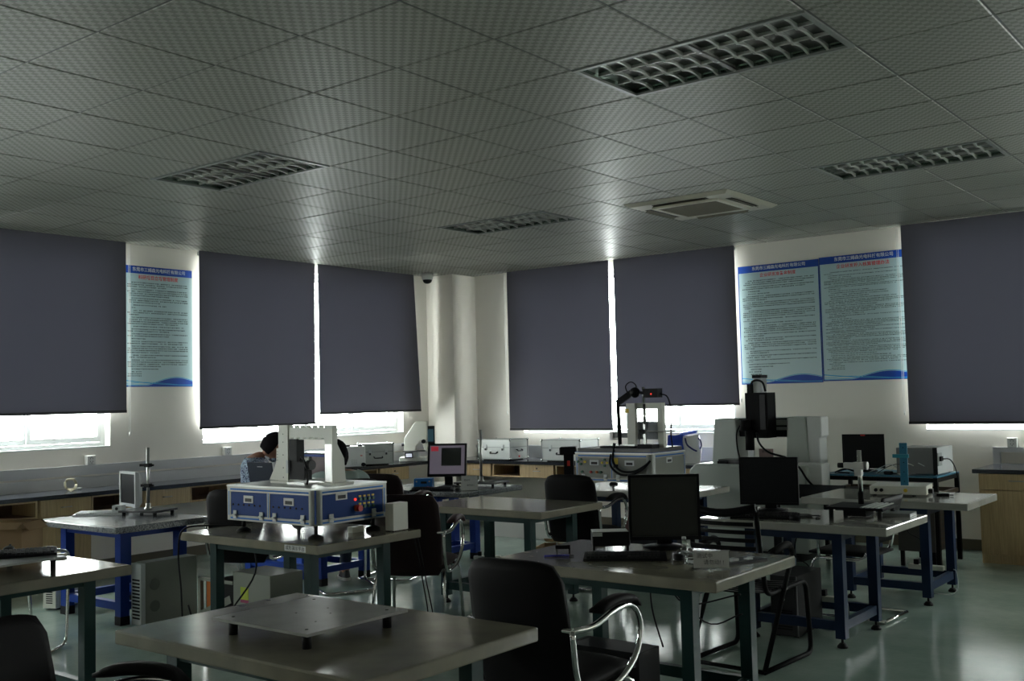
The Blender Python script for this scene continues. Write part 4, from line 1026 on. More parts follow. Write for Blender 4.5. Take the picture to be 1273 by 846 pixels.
c = lb(MB().box(-0.085, -0.015, 0.09, 0.155, 0.285, 0.33).box(-0.15, -0.085, 0.105, 0.14, 0.29, 0.326).box(-0.075, -0.03, 0.08, 0.12, 0.245, 0.285), 'clamp', steel_m, t)
lb(MB().cyl((-0.15, 0.122, 0.308), (-0.19, 0.122, 0.308), 0.017, 12), 'knob', rubber_m, c)
lb(MB().cyl((-0.015, 0.122, 0.308), (0.0, 0.122, 0.308), 0.026, 14), 'handwheel', steel_m, c)
t = thing('grey_slab', 'flat grey metal block behind the clamp stand on the near navy table', 'block', (-2.18, 6.70, Z), math.radians(5))
lb(bb(-0.09, 0.09, -0.10, 0.08, 0, 0.022), 'body', alu_m, t, bevel=0.002)

t = thing('light_controller', 'flat cream instrument box with black knobs and a blue upright post, far navy table', 'instrument', (-2.58, 7.98, Z), math.radians(9))
lb(bb(-0.20, 0.20, -0.10, 0.22, 0.012, 0.075), 'body', cream_m, t, bevel=0.004)
for x in (-0.155, -0.115): lb(MB().cyl((x, -0.10, 0.045), (x, -0.115, 0.045), 0.013, 10), 'knob', rubber_m, t)
lb(MB().cyl((0.055, -0.10, 0.045), (0.055, -0.108, 0.045), 0.014, 10), 'yellow_ring', yellow_m, t)
for (x, y) in ((-0.17, -0.07), (0.11, -0.07), (0.11, 0.19), (-0.17, 0.19)): lb(MB().cyl((x, y, 0), (x, y, 0.012), 0.014, 8), 'foot', rubber_m, t)
lb(bb(0.20, 0.23, -0.02, 0.05, 0.02, 0.05), 'plug', black_m, t)
t = thing('blue_post', 'teal-blue anodised upright post with a cross plate on the cream instrument box', 'fixture', (-2.54, 7.97, Z + 0.075), math.radians(9))
lb(bb(-0.028, 0.028, -0.008, 0.008, 0, 0.315), 'post', tealblue_m, t, bevel=0.002)
lb(bb(-0.075, 0.04, -0.024, -0.009, 0.205, 0.232), 'cross_plate', M('teal_light', (0.015, 0.22, 0.30), 0.35), t)
h = MB()
for z in (0.03, 0.10, 0.17, 0.28): h.cyl((0, -0.008, z), (0, -0.0092, z), 0.004, 8)
lb(h, 'screw_holes', rubber_m, t)
t = thing('dark_gripper', 'small dark cable plug lying right of the cream instrument box', 'plug', (-2.28, 8.02, Z), math.radians(20))
lb(MB().box(-0.05, 0.04, -0.015, 0.015, 0, 0.02).box(0.04, 0.07, -0.006, 0.006, 0.005, 0.012), 'body', black_m, t, bevel=0.003)

def power_strip(label, loc, rz):
    t = thing('power_strip', label, 'power strip', loc, rz)
    lb(bb(-0.13, 0.13, -0.025, 0.025, 0, 0.035), 'body', cream_m, t, bevel=0.004)
    for k, x in enumerate((-0.07, -0.01)): lb(bb(x - 0.018, x + 0.018, -0.02, 0.02, 0.035, 0.075), 'plug', black_m, t, bevel=0.004)
    return t
power_strip('white power strip with two black plugs on the rail of the near navy table', (-2.66, 6.655, 0.157), 0)
power_strip('white power strip on the rail of the far navy table', (-2.48, 8.20, 0.157), 0)
for k, (x, y) in enumerate([(-2.73, 6.65), (-2.48, 8.19)]):
    cable(['black cable looping down to the strip on the near navy rail', 'black cable looping down to the strip on the far navy rail'][k], [(x - 0.08, y, 0.66), (x - 0.12, y - 0.02, 0.45), (x - 0.02, y - 0.03, 0.38), (x, y, 0.232)], 0.004)
    cable(['thin grey cable trailing to the floor from the near navy strip', 'thin grey cable trailing to the floor from the far navy strip'][k], [(x + 0.20, y, 0.175), (x + 0.225, y - 0.02, 0.16), (x + 0.235, y - 0.04, 0.05), (x + 0.20, y - 0.08, 0.006), (x + 0.08, y - 0.12, 0.006)], 0.004, silver_m)
tower('black computer tower under the near navy table', (-2.80, 6.13, 0.157), math.radians(0), 0.17, 0.40, 0.36, M('black_steel', (0.010, 0.010, 0.011), 0.5, spec=0.1), black_m) if False else None
tower('dark computer tower on the floor inside the near navy table frame', (-2.75, 6.21, 0.0), 0, 0.17, 0.40, 0.38, M('black_steel', (0.010, 0.010, 0.011), 0.5, spec=0.1), darkgrey_m)

# ---------------------------------------------------------------- low steel rack with blue top, behind
t = thing('steel_rack', 'low black steel rack with a blue top against the back wall, right side', 'rack', (-3.16, 9.50, 0))
rx0, rx1, ry0, ry1, rh = -3.66, -2.66, 9.20, 9.86, 0.775
bb(rx0, rx1, ry0, ry1, rh - 0.012, rh).build('top', tealblue_m, t)
for (x, y) in ((rx0, ry0), (rx1 - 0.035, ry0), (rx0, ry1 - 0.035), (rx1 - 0.035, ry1 - 0.035)): bb(x, x + 0.035, y, y + 0.035, 0, rh - 0.012).build('post', blackpaint_m, t)
for zz in (rh - 0.05, 0.60):
    for a in ((rx0 + 0.035, rx1 - 0.035, ry0, ry0 + 0.03), (rx0 + 0.035, rx1 - 0.035, ry1 - 0.03, ry1), (rx0, rx0 + 0.03, ry0 + 0.035, ry1 - 0.035), (rx1 - 0.03, rx1, ry0 + 0.035, ry1 - 0.035)):
        bb(*a, zz, zz + 0.035).build('beam', blackpaint_m if zz > 0.7 else M('brown_bar', (0.09, 0.06, 0.035), 0.35), t)
bb(rx0 + 0.03, rx0 + 0.55, ry0 + 0.03, ry1 - 0.03, 0.60, 0.615).build('tray', blackpaint_m, t)
t = thing('perforated_cabinet', 'dark perforated side cabinet under the right end of the steel rack', 'cabinet', (-2.90, 9.55, 0))
bb(-3.02, -2.71, 9.24, 9.80, 0.13, 0.585).build('body', M('dark_brown_steel', (0.030, 0.026, 0.022), 0.4), t)
m = MB()
for i in range(12):
    for j in range(9): m.box(-2.7105, -2.7085, 9.30 + 0.04 * i, 9.313 + 0.04 * i, 0.18 + 0.04 * j, 0.193 + 0.04 * j)
m.build('perforations', M('hole_brown', (0.15, 0.10, 0.06), 0.6), t, kind='stuff')
for (x, y) in ((-3.01, 9.25), (-2.745, 9.25), (-2.745, 9.765), (-3.01, 9.765)): bb(x, x + 0.03, y, y + 0.03, 0, 0.13).build('foot', blackpaint_m, t)
monitor('black square monitor with a red top tag, on the blue-topped steel rack', (-3.42, 9.60, rh), math.radians(12), 0.37, 0.31, 0.03, black_m, dkscreen_m, bez=0.012)
tg = [o for o in bpy.data.objects if o.name.startswith('monitor')][-1]
mo = [o for o in bpy.data.objects if o.name.startswith('monitor') and o.get('category')][-1]
lb(bb(-0.02, 0.02, -0.0135, -0.0121, 0.325, 0.338), 'red_tag', red_m, mo)
t = thing('desktop_computer', 'grey desktop computer case lying on the right end of the steel rack', 'computer', (-2.85, 9.52, rh), 0)
lb(bb(-0.18, 0.155, -0.21, 0.27, 0.01, 0.235), 'case', M('grey_case', (0.13, 0.135, 0.135), 0.45), t, bevel=0.003)
lb(bb(0.155, 0.162, -0.21, 0.27, 0.01, 0.235), 'rear_panel', silver_m, t)
lb(MB().box(0.13, 0.166, -0.214, -0.205, 0.008, 0.238), 'corner_trim', black_m, t)
lb(bb(0.162, 0.185, -0.16, -0.10, 0.12, 0.16), 'plug', black_m, t)
lb(bb(0.162, 0.168, -0.19, -0.08, 0.08, 0.19), 'socket_plate', alu_m, t)
for (x, y) in ((-0.15, -0.18), (0.13, -0.18), (0.13, 0.24), (-0.15, 0.24)): lb(MB().cyl((x, y, 0), (x, y, 0.01), 0.012, 8), 'foot', rubber_m, t)
cable('black power cable dropping from the grey desktop computer', [(-2.662, 9.39, rh + 0.14), (-2.60, 9.40, rh + 0.13), (-2.56, 9.42, rh + 0.02), (-2.55, 9.45, rh - 0.2)], 0.005)
r_ = random.Random(9)
for k in range(4):
    x = -3.30 + 0.09 * k
    cable(['grey looped cable left of the blue post on the rack', 'second grey looped cable on the rack behind the post', 'pale looped cable on the rack under the black monitor', 'thin grey cable arcing off the rack to the blue post'][k],
          [(x, 9.32, rh + 0.006), (x + 0.10, 9.36, rh + 0.05 + 0.02 * k), (x + 0.22, 9.30, rh + 0.09), (x + 0.26, 9.40, rh + 0.02), (x + 0.12, 9.30, rh + 0.008), (x + 0.02, 9.44, rh + 0.008)], 0.0035, [silver_m, darkgrey_m, cream_m, silver_m][k])
cable('black cable heap left of the monitor on the steel rack', [(-3.60, 9.35, rh + 0.006), (-3.50, 9.32, rh + 0.04), (-3.42, 9.38, rh + 0.01), (-3.50, 9.42, rh + 0.03), (-3.58, 9.36, rh + 0.01), (-3.45, 9.30, rh + 0.006)], 0.006)
t = thing('hub', 'small black hub among the cables on the steel rack', 'hub', (-3.10, 9.30, rh), 0)
lb(bb(-0.035, 0.035, -0.025, 0.025, 0, 0.03), 'body', black_m, t, bevel=0.006)

# ================================================================= THE BLUE MACHINE AND THE GREY MACHINE
def case_machine(t, x0, x1, y0, y1, z0, z1, panel_m, ztable, splits, trim_m, name_buttons=None):
    """aluminium profile body with inset panels; splits = panels on the front face; right side carries the control panel"""
    p = 0.030
    MB().box(x0 + 0.012, x1 - 0.012, y0 + 0.012, y1 - 0.012, z0 + 0.01, z1 - 0.012).build('body_core', panel_m, t)
    for (x, y) in ((x0, y0), (x0, y1 - p), (x1 - p, y1 - p)): bb(x, x + p, y, y + p, z0, z1 - 0.01).build('upright', alu_m, t)
    # rounded front corner upright
    c = MB(); R_ = 0.055
    prof = [(x1 - R_ + R_ * math.sin(a * PI / 16), y0 + R_ - R_ * math.cos(a * PI / 16)) for a in range(9)] + [(x1 - R_, y0 + R_)]
    c.prism(prof, 'z', z0, z1 - 0.01); c.build('corner_upright', alu_m, t)
    for zz in (z0, z1 - 0.042):
        bb(x0 + p, x1 - R_, y0, y0 + p, zz, zz + 0.032).build('beam', alu_m, t)
        bb(x1 - p, x1, y0 + R_, y1 - p, zz, zz + 0.032).build('beam', alu_m, t)
        bb(x0, x0 + p, y0 + p, y1 - p, zz, zz + 0.032).build('beam', alu_m, t)
        bb(x0 + p, x1 - p, y1 - p, y1, zz, zz + 0.032).build('beam', alu_m, t)
        bb(x0 + p, x1 - R_, y0 - 0.0012, y0, zz + 0.010, zz + 0.020).build('groove_strip', trim_m, t)
        bb(x1, x1 + 0.0012, y0 + R_, y1 - p, zz + 0.010, zz + 0.020).build('groove_strip', trim_m, t)
    for x in (x0 + 0.012,): bb(x, x + 0.006, y0 - 0.0012, y0, z0 + 0.03, z1 - 0.04).build('groove_strip', trim_m, t)
    bb(x1, x1 + 0.0012, y1 - 0.022, y1 - 0.015, z0 + 0.03, z1 - 0.04).build('groove_strip', trim_m, t)
    bb(x0 - 0.002, x1 + 0.002, y0 - 0.002, y1 + 0.002, z1 - 0.010, z1).build('top_plate', alupaint_m, t)
    n = splits; L = (x1 - R_) - (x0 + p); pw = L / n
    for k in range(n):
        a, b = x0 + p + pw * k, x0 + p + pw * (k + 1)
        if k:
            bb(a - 0.012, a + 0.012, y0, y0 + p, z0 + 0.032, z1 - 0.042).build('divider', alu_m, t)
            bb(a - 0.003, a + 0.003, y0 - 0.0012, y0, z0 + 0.03, z1 - 0.04).build('groove_strip', trim_m, t)
            a += 0.012
        if k < n - 1: b -= 0.012
        d = bb(a + 0.003, b - 0.003, y0 + 0.002, y0 + 0.010, z0 + 0.036, z1 - 0.046).build('front_panel', panel_m, t)
        latch(d, (a + b) / 2, y0 + 0.002, z1 - 0.085, 'y')
        for xx in (a + 0.05, b - 0.05): hinge(d, xx, y0 - 0.001, z0 + 0.035, 'y')
    d = bb(x1 - 0.010, x1 - 0.002, y0 + R_ + 0.003, y1 - p - 0.003, z0 + 0.036, z1 - 0.046).build('side_panel', panel_m, t)
    return d
def latch(par, x, y, z, ax):
    m = MB(); q = MB()
    if ax == 'y':
        m.box(x - 0.045, x + 0.045, y - 0.004, y, z - 0.022, z + 0.022); q.box(x - 0.030, x + 0.032, y - 0.0052, y - 0.004, z - 0.015, z + 0.006)
    else:
        m.box(x, x + 0.004, y - 0.045, y + 0.045, z - 0.022, z + 0.022); q.box(x + 0.004, x + 0.0052, y - 0.030, y + 0.032, z - 0.015, z + 0.006)
    m.build('recessed_handle', silver_m, par); q.build('handle_pocket', darkgrey_m, par)
def hinge(par, x, y, z, ax):
    m = MB()
    for dz in (-0.022, 0.004):
        if ax == 'y': m.box(x - 0.016, x + 0.016, y - 0.006, y, z + dz, z + dz + 0.022)
        else: m.box(x, x + 0.006, y - 0.016, y + 0.016, z + dz, z + dz + 0.022)
    if ax == 'y': m.cyl((x - 0.016, y - 0.008, z), (x + 0.016, y - 0.008, z), 0.005, 8)
    else: m.cyl((x + 0.008, y - 0.016, z), (x + 0.008, y + 0.016, z), 0.005, 8)
    m.build('hinge', silver_m, par)
def lev_foot(par, x, y, z0, z1, r=0.045):
    MB().lathe([(r, 0), (r, 0.012), (r * 0.6, 0.024), (r * 0.3, 0.03)], (x, y, z0), 16).cyl((x, y, z0 + 0.02), (x, y, z1), 0.012, 8).build('levelling_foot', rubber_m, par)

t = thing('inspection_machine', 'blue-panelled bench machine with aluminium edges and a white gantry', 'machine', (-5.06, 4.38, Z))
bx0, bx1, by0, by1, bz0, bz1 = -5.47, -4.655, 4.08, 4.66, 0.808, 1.026
sd = case_machine(t, bx0, bx1, by0, by1, bz0, bz1, bluepanel_m, Z, 2, bluestrip_m)
latch(sd, bx1 - 0.002, 4.285, 0.967, 'x')
for yy in (4.20, 4.545): hinge(sd, bx1 + 0.001, yy, 0.843, 'x')
for k in range(2):
    for q in range(6):
        x = -5.415 + k * 0.385 + 0.052 * q
        MB().cyl((x, by0 + 0.003, 0.905), (x, by0 - 0.002, 0.905), 0.006, 8).build('port', rubber_m, t)
m = MB().cyl((bx1 - 0.002, 4.405, 0.885), (bx1 + 0.012, 4.405, 0.885), 0.020, 14)
e = m.build('stop_collar', orange_m, t)
MB().cyl((bx1 + 0.012, 4.405, 0.885), (bx1 + 0.038, 4.405, 0.885), 0.019, 14).build('stop_button', red_m, e)
MB().cyl((bx1 - 0.002, 4.395, 0.937), (bx1 + 0.006, 4.395, 0.937), 0.008, 10).build('red_lamp', led_m, t)
for i in range(4):
    for j in range(2):
        y = 4.435 + 0.036 * i; z = 0.935 - 0.045 * j
        MB().cyl((bx1 - 0.002, y, z), (bx1 + 0.008, y, z), 0.010, 10).build('green_button', green_m, t)
        MB().box(bx1 - 0.002, bx1 + 0.001, y - 0.010, y + 0.010, z + 0.013, z + 0.023).build('yellow_tag', yellow_m, t)
for (x, y) in ((bx0 + 0.07, by0 + 0.07), (bx1 - 0.03, by0 + 0.03), (bx1 - 0.05, by1 - 0.07), (bx0 + 0.07, by1 - 0.07)): lev_foot(t, x, y, Z, bz0 + 0.01)
# gantry
gy = 4.33
pl = MB().box(-5.255, -5.165, gy - 0.02, gy + 0.02, bz1 + 0.012, 1.385).build('gantry_post', cream_m, t)
MB().box(-5.300, -5.130, gy - 0.05, gy + 0.07, bz1, bz1 + 0.014).build('post_foot', cream_m, pl)
MB().prism([(-5.370, bz1 + 0.014), (-5.255, bz1 + 0.014), (-5.255, 1.24), (-5.300, 1.24), (-5.300, 1.15)], 'y', gy + 0.0, gy + 0.012).build('bracket', cream_m, pl)
h = MB()
for i in range(3):
    for j in range(4): h.cyl((-5.290 + 0.014 * i, gy - 0.001, 1.165 + 0.018 * j), (-5.290 + 0.014 * i, gy + 0.0, 1.165 + 0.018 * j), 0.003, 6)
for z in (1.06, 1.12, 1.2, 1.28, 1.33): h.cyl((-5.210, gy - 0.021, z), (-5.210, gy - 0.02, z), 0.004, 6)
h.build('screw_holes', rubber_m, pl)
pr = MB().box(-4.825, -4.755, gy - 0.02, gy + 0.02, bz1 + 0.012, 1.385).build('gantry_post', cream_m, t)
MB().prism([(gy + 0.02, bz1 + 0.014), (gy + 0.085, bz1 + 0.014), (gy + 0.075, 1.18), (gy + 0.02, 1.27)], 'x', -4.762, -4.755).build('bracket', cream_m, pr)
MB().box(-4.860, -4.700, gy - 0.05, gy + 0.10, bz1, bz1 + 0.014).build('post_foot', cream_m, pr)
MB().box(-4.820, -4.760, gy - 0.0215, gy - 0.02, bz1 + 0.02, 1.27).build('steel_face', steel_m, pr)
m = MB().box(-5.165, -4.825, gy - 0.012, gy + 0.012, 1.309, 1.371)
m.box(-5.165, -4.825, gy - 0.012, gy + 0.012, 1.378, 1.384).box(-5.165, -4.825, gy - 0.012, gy + 0.012, 1.296, 1.302)
for k in range(6): m.box(-5.165 + k * 0.056, -5.145 + k * 0.056, gy - 0.012, gy + 0.012, 1.302, 1.309).box(-5.165 + k * 0.056, -5.145 + k * 0.056, gy - 0.012, gy + 0.012, 1.371, 1.378)
m.build('crossbeam', cream_m, t)
s = MB().box(-5.140, -5.070, gy - 0.03, gy + 0.03, 1.05, 1.30).build('z_stage', black_m, t)
MB().box(-5.070, -5.000, gy - 0.03, gy + 0.03, 1.05, 1.16).build('camera_block', black_m, s)
MB().cyl((-5.000, gy, 1.14), (-4.960, gy, 1.14), 0.030, 14).build('motor', darkgrey_m, s)
MB().box(-5.155, -5.135, gy - 0.045, gy - 0.03, 1.09, 1.17).build('slide', silver_m, s)
MB().box(-5.090, -4.930, 4.24, 4.38, bz1, bz1 + 0.012).build('stage_plate', steel_m, t)
MB().box(-5.22, -4.95, 4.46, 4.60, bz1, bz1 + 0.008).build('white_tray', paper_m, t)
cable('black cable arching from the camera block to the blue machine top', [(-5.04, 4.30, 1.165), (-5.0, 4.28, 1.19), (-4.94, 4.26, 1.15), (-4.90, 4.24, 1.07), (-4.885, 4.22, bz1 + 0.006)], 0.006)
t = thing('laptop', 'black laptop with its lid back towards us, in front of the bowed head', 'laptop', (-7.52, 6.01, 0.822), math.radians(184))
lb(bb(-0.16, 0.16, -0.19, 0.03, 0, 0.014), 'base', black_m, t, bevel=0.004)
lb(MB().bar((0, 0.032, 0.012), (0, 0.062, 0.185), 0.31, 0.010, up=(0, 1, 0)), 'lid', M('navy_lid', (0.014, 0.02, 0.035), 0.35), t)
lb(MB().box(-0.045, 0.02, 0.0675, 0.0695, 0.145, 0.150), 'lid_mark', silver_m, t)
t = thing('power_supply_box', 'white upright power box beside the right end of the blue machine', 'box', (-4.57, 4.60, Z), math.radians(0))
lb(bb(-0.02, 0.05, -0.02, 0.11, 0.004, 0.17), 'body', cream_m, t, bevel=0.003)
lb(MB().box(-0.015, 0.0, -0.01, 0.01, 0, 0.004).box(0.03, 0.045, -0.01, 0.01, 0, 0.004).box(0.03, 0.045, 0.08, 0.10, 0, 0.004).box(-0.015, 0.0, 0.08, 0.10, 0, 0.004), 'feet', rubber_m, t, kind='stuff')
t = thing('small_plate_box', 'small white metal bracket under the right end of the blue machine', 'bracket', (-4.73, 4.47, Z), 0)
lb(bb(-0.02, 0.02, -0.05, 0.05, 0, 0.035), 'body', cream_m, t)
cable('black cable hanging in a long loop off the left end of the blue machine table', [(-5.44, 4.20, Z + 0.03), (-5.60, 4.02, Z + 0.04), (-5.68, 3.90, Z + 0.02), (-5.70, 3.88, 0.60), (-5.66, 3.87, 0.40), (-5.63, 3.86, 0.20), (-5.60, 3.86, 0.10), (-5.54, 3.88, 0.16), (-5.60, 3.88, 0.30)], 0.006)
cable('second black cable running down behind the left leg of the blue machine table', [(-5.52, 4.30, 0.67), (-5.46, 4.28, 0.45), (-5.50, 4.10, 0.20), (-5.35, 3.95, 0.02)], 0.006)
for k in range(2):
    x = -4.56 + 0.03 * k
    cable(['thin black cable hanging behind the blue machine table, first', 'thin black cable hanging behind the blue machine table, second', 'thin black cable hanging behind the blue machine table, third'][k], [(x, 4.80, 0.68), (x + 0.03, 4.84, 0.40), (x + 0.05 + 0.02 * k, 4.86, 0.15), (x - 0.10 + 0.10 * k, 4.90, 0.008), (x - 0.35, 4.9, 0.006)], 0.004)
# cabinets and computers below and left of the blue machine table
t = thing('grey_cabinet_computer', 'large grey steel computer case on the floor between two blue-legged tables', 'computer', (-6.62, 4.48, 0))
bb(-6.56, -6.10, 4.20, 4.70, 0.0, 0.001).build('shadow_gap', rubber_m, t) if False else None
t.location = (-6.675, 4.20, 0)
lb(bb(-0.06, 0.06, 0.035, 0.46, 0.0, 0.43), 'case', grey_m, t, bevel=0.003)
lb(bb(-0.06, 0.06, 0.0, 0.035, 0.0, 0.425), 'front_grille', silver_m, t)
m = MB()
for k in range(12): m.box(-0.045, 0.045, -0.0015, 0.0, 0.04 + 0.024 * k, 0.052 + 0.024 * k)
lb(m, 'grille_slots', rubber_m, t)
for zz in (0.12, 0.27): lb(MB().cyl((0.06, 0.11, zz), (0.062, 0.11, zz), 0.04, 16), 'vent', M('vent_grey', (0.12, 0.13, 0.11), 0.5), t)
t = thing('open_cabinet', 'grey electrical cabinet with orange strips and a yellow sticker under the blue machine table', 'cabinet', (-5.50, 4.36, 0))
bb(-5.78, -5.40, 4.35, 4.62, 0.0, 0.425).build('case', grey_m, t, bevel=0.003)
MB().box(-6.16, -6.13, 4.345, 4.37, 0, 0.355).box(-6.16, -5.78, 4.345, 4.37, 0.335, 0.355).build('open_frame', grey_m, t)
MB().bar((-6.14, 4.342, 0.10), (-5.80, 4.342, 0.24), 0.004, 0.05, up=(0, 0, 1)).build('brace', grey_m, t)
for x in (-6.11, -5.99): bb(x, x + (0.07 if x < -6 else 0.05), 4.38, 4.385, 0.0, 0.33).build('orange_strip', orange_m, t)
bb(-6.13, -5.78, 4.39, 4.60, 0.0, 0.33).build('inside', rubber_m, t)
bb(-5.70, -5.62, 4.347, 4.3495, 0.25, 0.33).build('sticker', M('sticker_yellow', (0.42, 0.50, 0.03), 0.6), t)
bb(-5.70, -5.62, 4.347, 4.3495, 0.23, 0.25).build('sticker_foot', M('sticker_pink', (0.35, 0.05, 0.12), 0.6), t)
tower('slim pale computer tower by the left leg of the left granite table', (-7.75, 4.15, 0), math.radians(20), 0.12, 0.36, 0.30, cream_m, cream_m)
tower('small blue computer tower below the table where the men sit', (-6.92, 5.98, 0), math.radians(10), 0.16, 0.36, 0.36, blue_m, silver_m) if False else None

# ---------------------------------------------------------------- the grey machine
t = thing('grey_machine', 'grey-panelled bench machine with coloured buttons and a tall white gantry', 'machine', (-4.75, 7.70, Z))
gx0, gx1, gy0, gy1, gz0, gz1 = -5.16, -4.40, 7.46, 8.02, 0.80, 1.045
sd = case_machine(t, gx0, gx1, gy0, gy1, gz0, gz1, greypanel_m, Z, 2, bluestrip_m)
latch(sd, gx1 - 0.002, 7.74, 0.975, 'x')
MB().box(gx0, gx1, gy0 - 0.004, gy1, gz1, gz1 + 0.004).build('blue_top_edge', bluepanel_m, t)
MB().box(gx0 + 0.02, gx1 - 0.02, gy0 + 0.01, gy1 - 0.02, gz1 + 0.004, gz1 + 0.035).build('table_bed', M('dark_bed', (0.05, 0.05, 0.055), 0.4), t)
cols = [green_m, green_m, yellow_m, green_m, green_m, red_m, orange_m, green_m]
for k, (x, z) in enumerate([(-5.10, 0.985), (-5.10, 0.945), (-5.06, 0.965), (-5.13, 0.965), (-5.09, 0.88), (-5.0, 0.88), (-4.94, 0.88), (-4.90, 0.88)]):
    MB().cyl((x, gy0 + 0.002, z), (x, gy0 - 0.012, z), 0.011, 10).build('button', cols[k], t)
for k, (x, z) in enumerate([(-4.885, 0.96), (-4.86, 0.985), (-4.86, 0.935), (-4.835, 0.96)]):
    MB().cyl((x, gy0 + 0.002, z), (x, gy0 - 0.010, z), 0.010, 10).build('button', [yellow_m, green_m, green_m, yellow_m][k], t)
MB().box(-4.775, -4.73, gy0 - 0.001, gy0 + 0.002, 0.95, 1.0).build('warning_label', yellow_m, t)
MB().box(-4.775, -4.73, gy0 - 0.001, gy0 + 0.002, 0.92, 0.948).build('dark_label', black_m, t)
for (x, y) in ((gx0 + 0.06, gy0 + 0.06), (gx1 - 0.06, gy0 + 0.06), (gx1 - 0.06, gy1 - 0.06), (gx0 + 0.06, gy1 - 0.06)): lev_foot(t, x, y, Z, gz0 + 0.01, 0.04)
qz = gz1 + 0.035
MB().box(-4.715, -4.635, 7.60, 7.64, qz, 1.455).build('gantry_post', cream_m, t)
MB().box(-4.455, -4.40, 7.66, 7.70, qz, 1.455).build('gantry_post', cream_m, t)
m = MB().box(-4.745, -4.40, 7.64, 7.66, 1.405, 1.455)
m.build('crossbeam', cream_m, t)
MB().box(-4.665, -4.455, 7.655, 7.668, 1.15, 1.30).build('glass_screen', M('dim_panel', (0.16, 0.17, 0.19), 0.4), t)
MB().cyl((-4.565, 7.64, 1.24), (-4.565, 7.64, 1.45), 0.014, 12).build('spindle', chrome_m, t)
MB().cyl((-4.63, 7.65, 1.10), (-4.63, 7.65, 1.33), 0.006, 8).build('rod', steel_m, t)
MB().box(-4.92, -4.50, 7.70, 7.76, 1.16, 1.20).build('linear_axis', M('dark_axis', (0.03, 0.03, 0.035), 0.4), t)
MB().box(-4.95, -4.92, 7.69, 7.77, 1.14, 1.21).build('axis_end', white_m, t)
MB().box(-4.80, -4.62, 7.56, 7.60, qz, qz + 0.03).build('slide_block', steel_m, t)
MB().box(-4.93, -4.60, 7.50, 7.58, qz + 0.002, qz + 0.018).build('work_slide', black_m, t)
MB().box(-4.56, -4.42, 7.50, 7.62, qz, qz + 0.035).build('motor_block', black_m, t)
MB().box(-4.535, -4.515, 7.56, 7.58, qz + 0.035, 1.28).build('holder_post', steel_m, t)
c = MB().box(-4.57, -4.52, 7.55, 7.59, 1.20, 1.235).build('holder_clamp', black_m, t)
MB().cyl((-4.52, 7.57, 1.22), (-4.26, 7.60, 1.22), 0.005, 8).build('holder_rod', steel_m, c)
MB().box(-4.73, -4.695, 7.5985, 7.60, 1.375, 1.41).build('warning_label', yellow_m, t)
t = thing('magnifier_lamp', 'black swing-arm lamp with a box head on top of the white gantry', 'lamp', (-4.76, 7.58, 1.455), 0)
MB().cyl((-4.775, 7.575, 1.10), (-4.785, 7.575, 1.47), 0.017, 10).build('arm', black_m, t)
MB().bar((-4.79, 7.575, 1.46), (-4.66, 7.60, 1.545), 0.03, 0.05).build('upper_arm', black_m, t)
MB().ell((-4.63, 7.60, 1.545), (0.045, 0.04, 0.045)).build('joint', black_m, t)
MB().cyl((-4.62, 7.61, 1.54), (-4.52, 7.62, 1.54), 0.014, 10).build('axle', darkgrey_m, t)
hd = MB().box(-4.54, -4.40, 7.58, 7.66, 1.50, 1.575).build('lamp_box', black_m, t)
MB().cyl((-4.565, 7.63, 1.455), (-4.565, 7.63, 1.59), 0.012, 10).build('post', steel_m, t)
MB().tube(cr_path([(-4.70, 7.60, 1.54), (-4.72, 7.60, 1.60), (-4.67, 7.60, 1.635), (-4.62, 7.60, 1.61), (-4.615, 7.60, 1.56)], 5), 0.005, 6).build('hook_cable', black_m, t)
MB().cyl((-4.46, 7.578, 1.53), (-4.46, 7.574, 1.53), 0.007, 8).build('red_light', led_m, hd)
cable('black cable from the lamp box falling behind the white gantry', [(-4.40, 7.62, 1.53), (-4.34, 7.64, 1.50), (-4.32, 7.66, 1.36), (-4.33, 7.66, 1.20), (-4.33, 7.68, 1.085)], 0.006)
cable('thick black cable drooping across the front of the grey machine', [(-4.78, 7.50, 1.12), (-4.76, 7.43, 0.98), (-4.68, 7.42, 0.90), (-4.56, 7.42, 0.895), (-4.46, 7.43, 0.94), (-4.41, 7.45, 0.985)], 0.010)
cable('second thick black cable drooping across the front of the grey machine', [(-4.80, 7.52, 1.12), (-4.79, 7.43, 0.96), (-4.70, 7.42, 0.875), (-4.58, 7.42, 0.87), (-4.47, 7.43, 0.92), (-4.42, 7.45, 0.975)], 0.010)

# black wand holder left of the grey machine
t = thing('scanner_stand', 'black upright wand holder with a red button, left of the grey machine', 'scanner', (-5.30, 7.56, Z), math.radians(30))
lb(MB().bar((0, 0.02, 0), (0, 0.0, 0.31), 0.085, 0.05, up=(0, 1, 0)), 'column', black_m, t)
lb(bb(-0.075, 0.075, -0.07, 0.06, 0.29, 0.355), 'head', black_m, t, bevel=0.008)
lb(bb(-0.012, 0.012, -0.032, -0.02, 0.19, 0.235), 'red_button', red_m, t)
lb(bb(-0.02, 0.02, -0.028, -0.012, 0.03, 0.085), 'socket', silver_m, t)
lb(bb(-0.06, 0.06, -0.05, 0.06, 0, 0.012), 'foot', black_m, t)

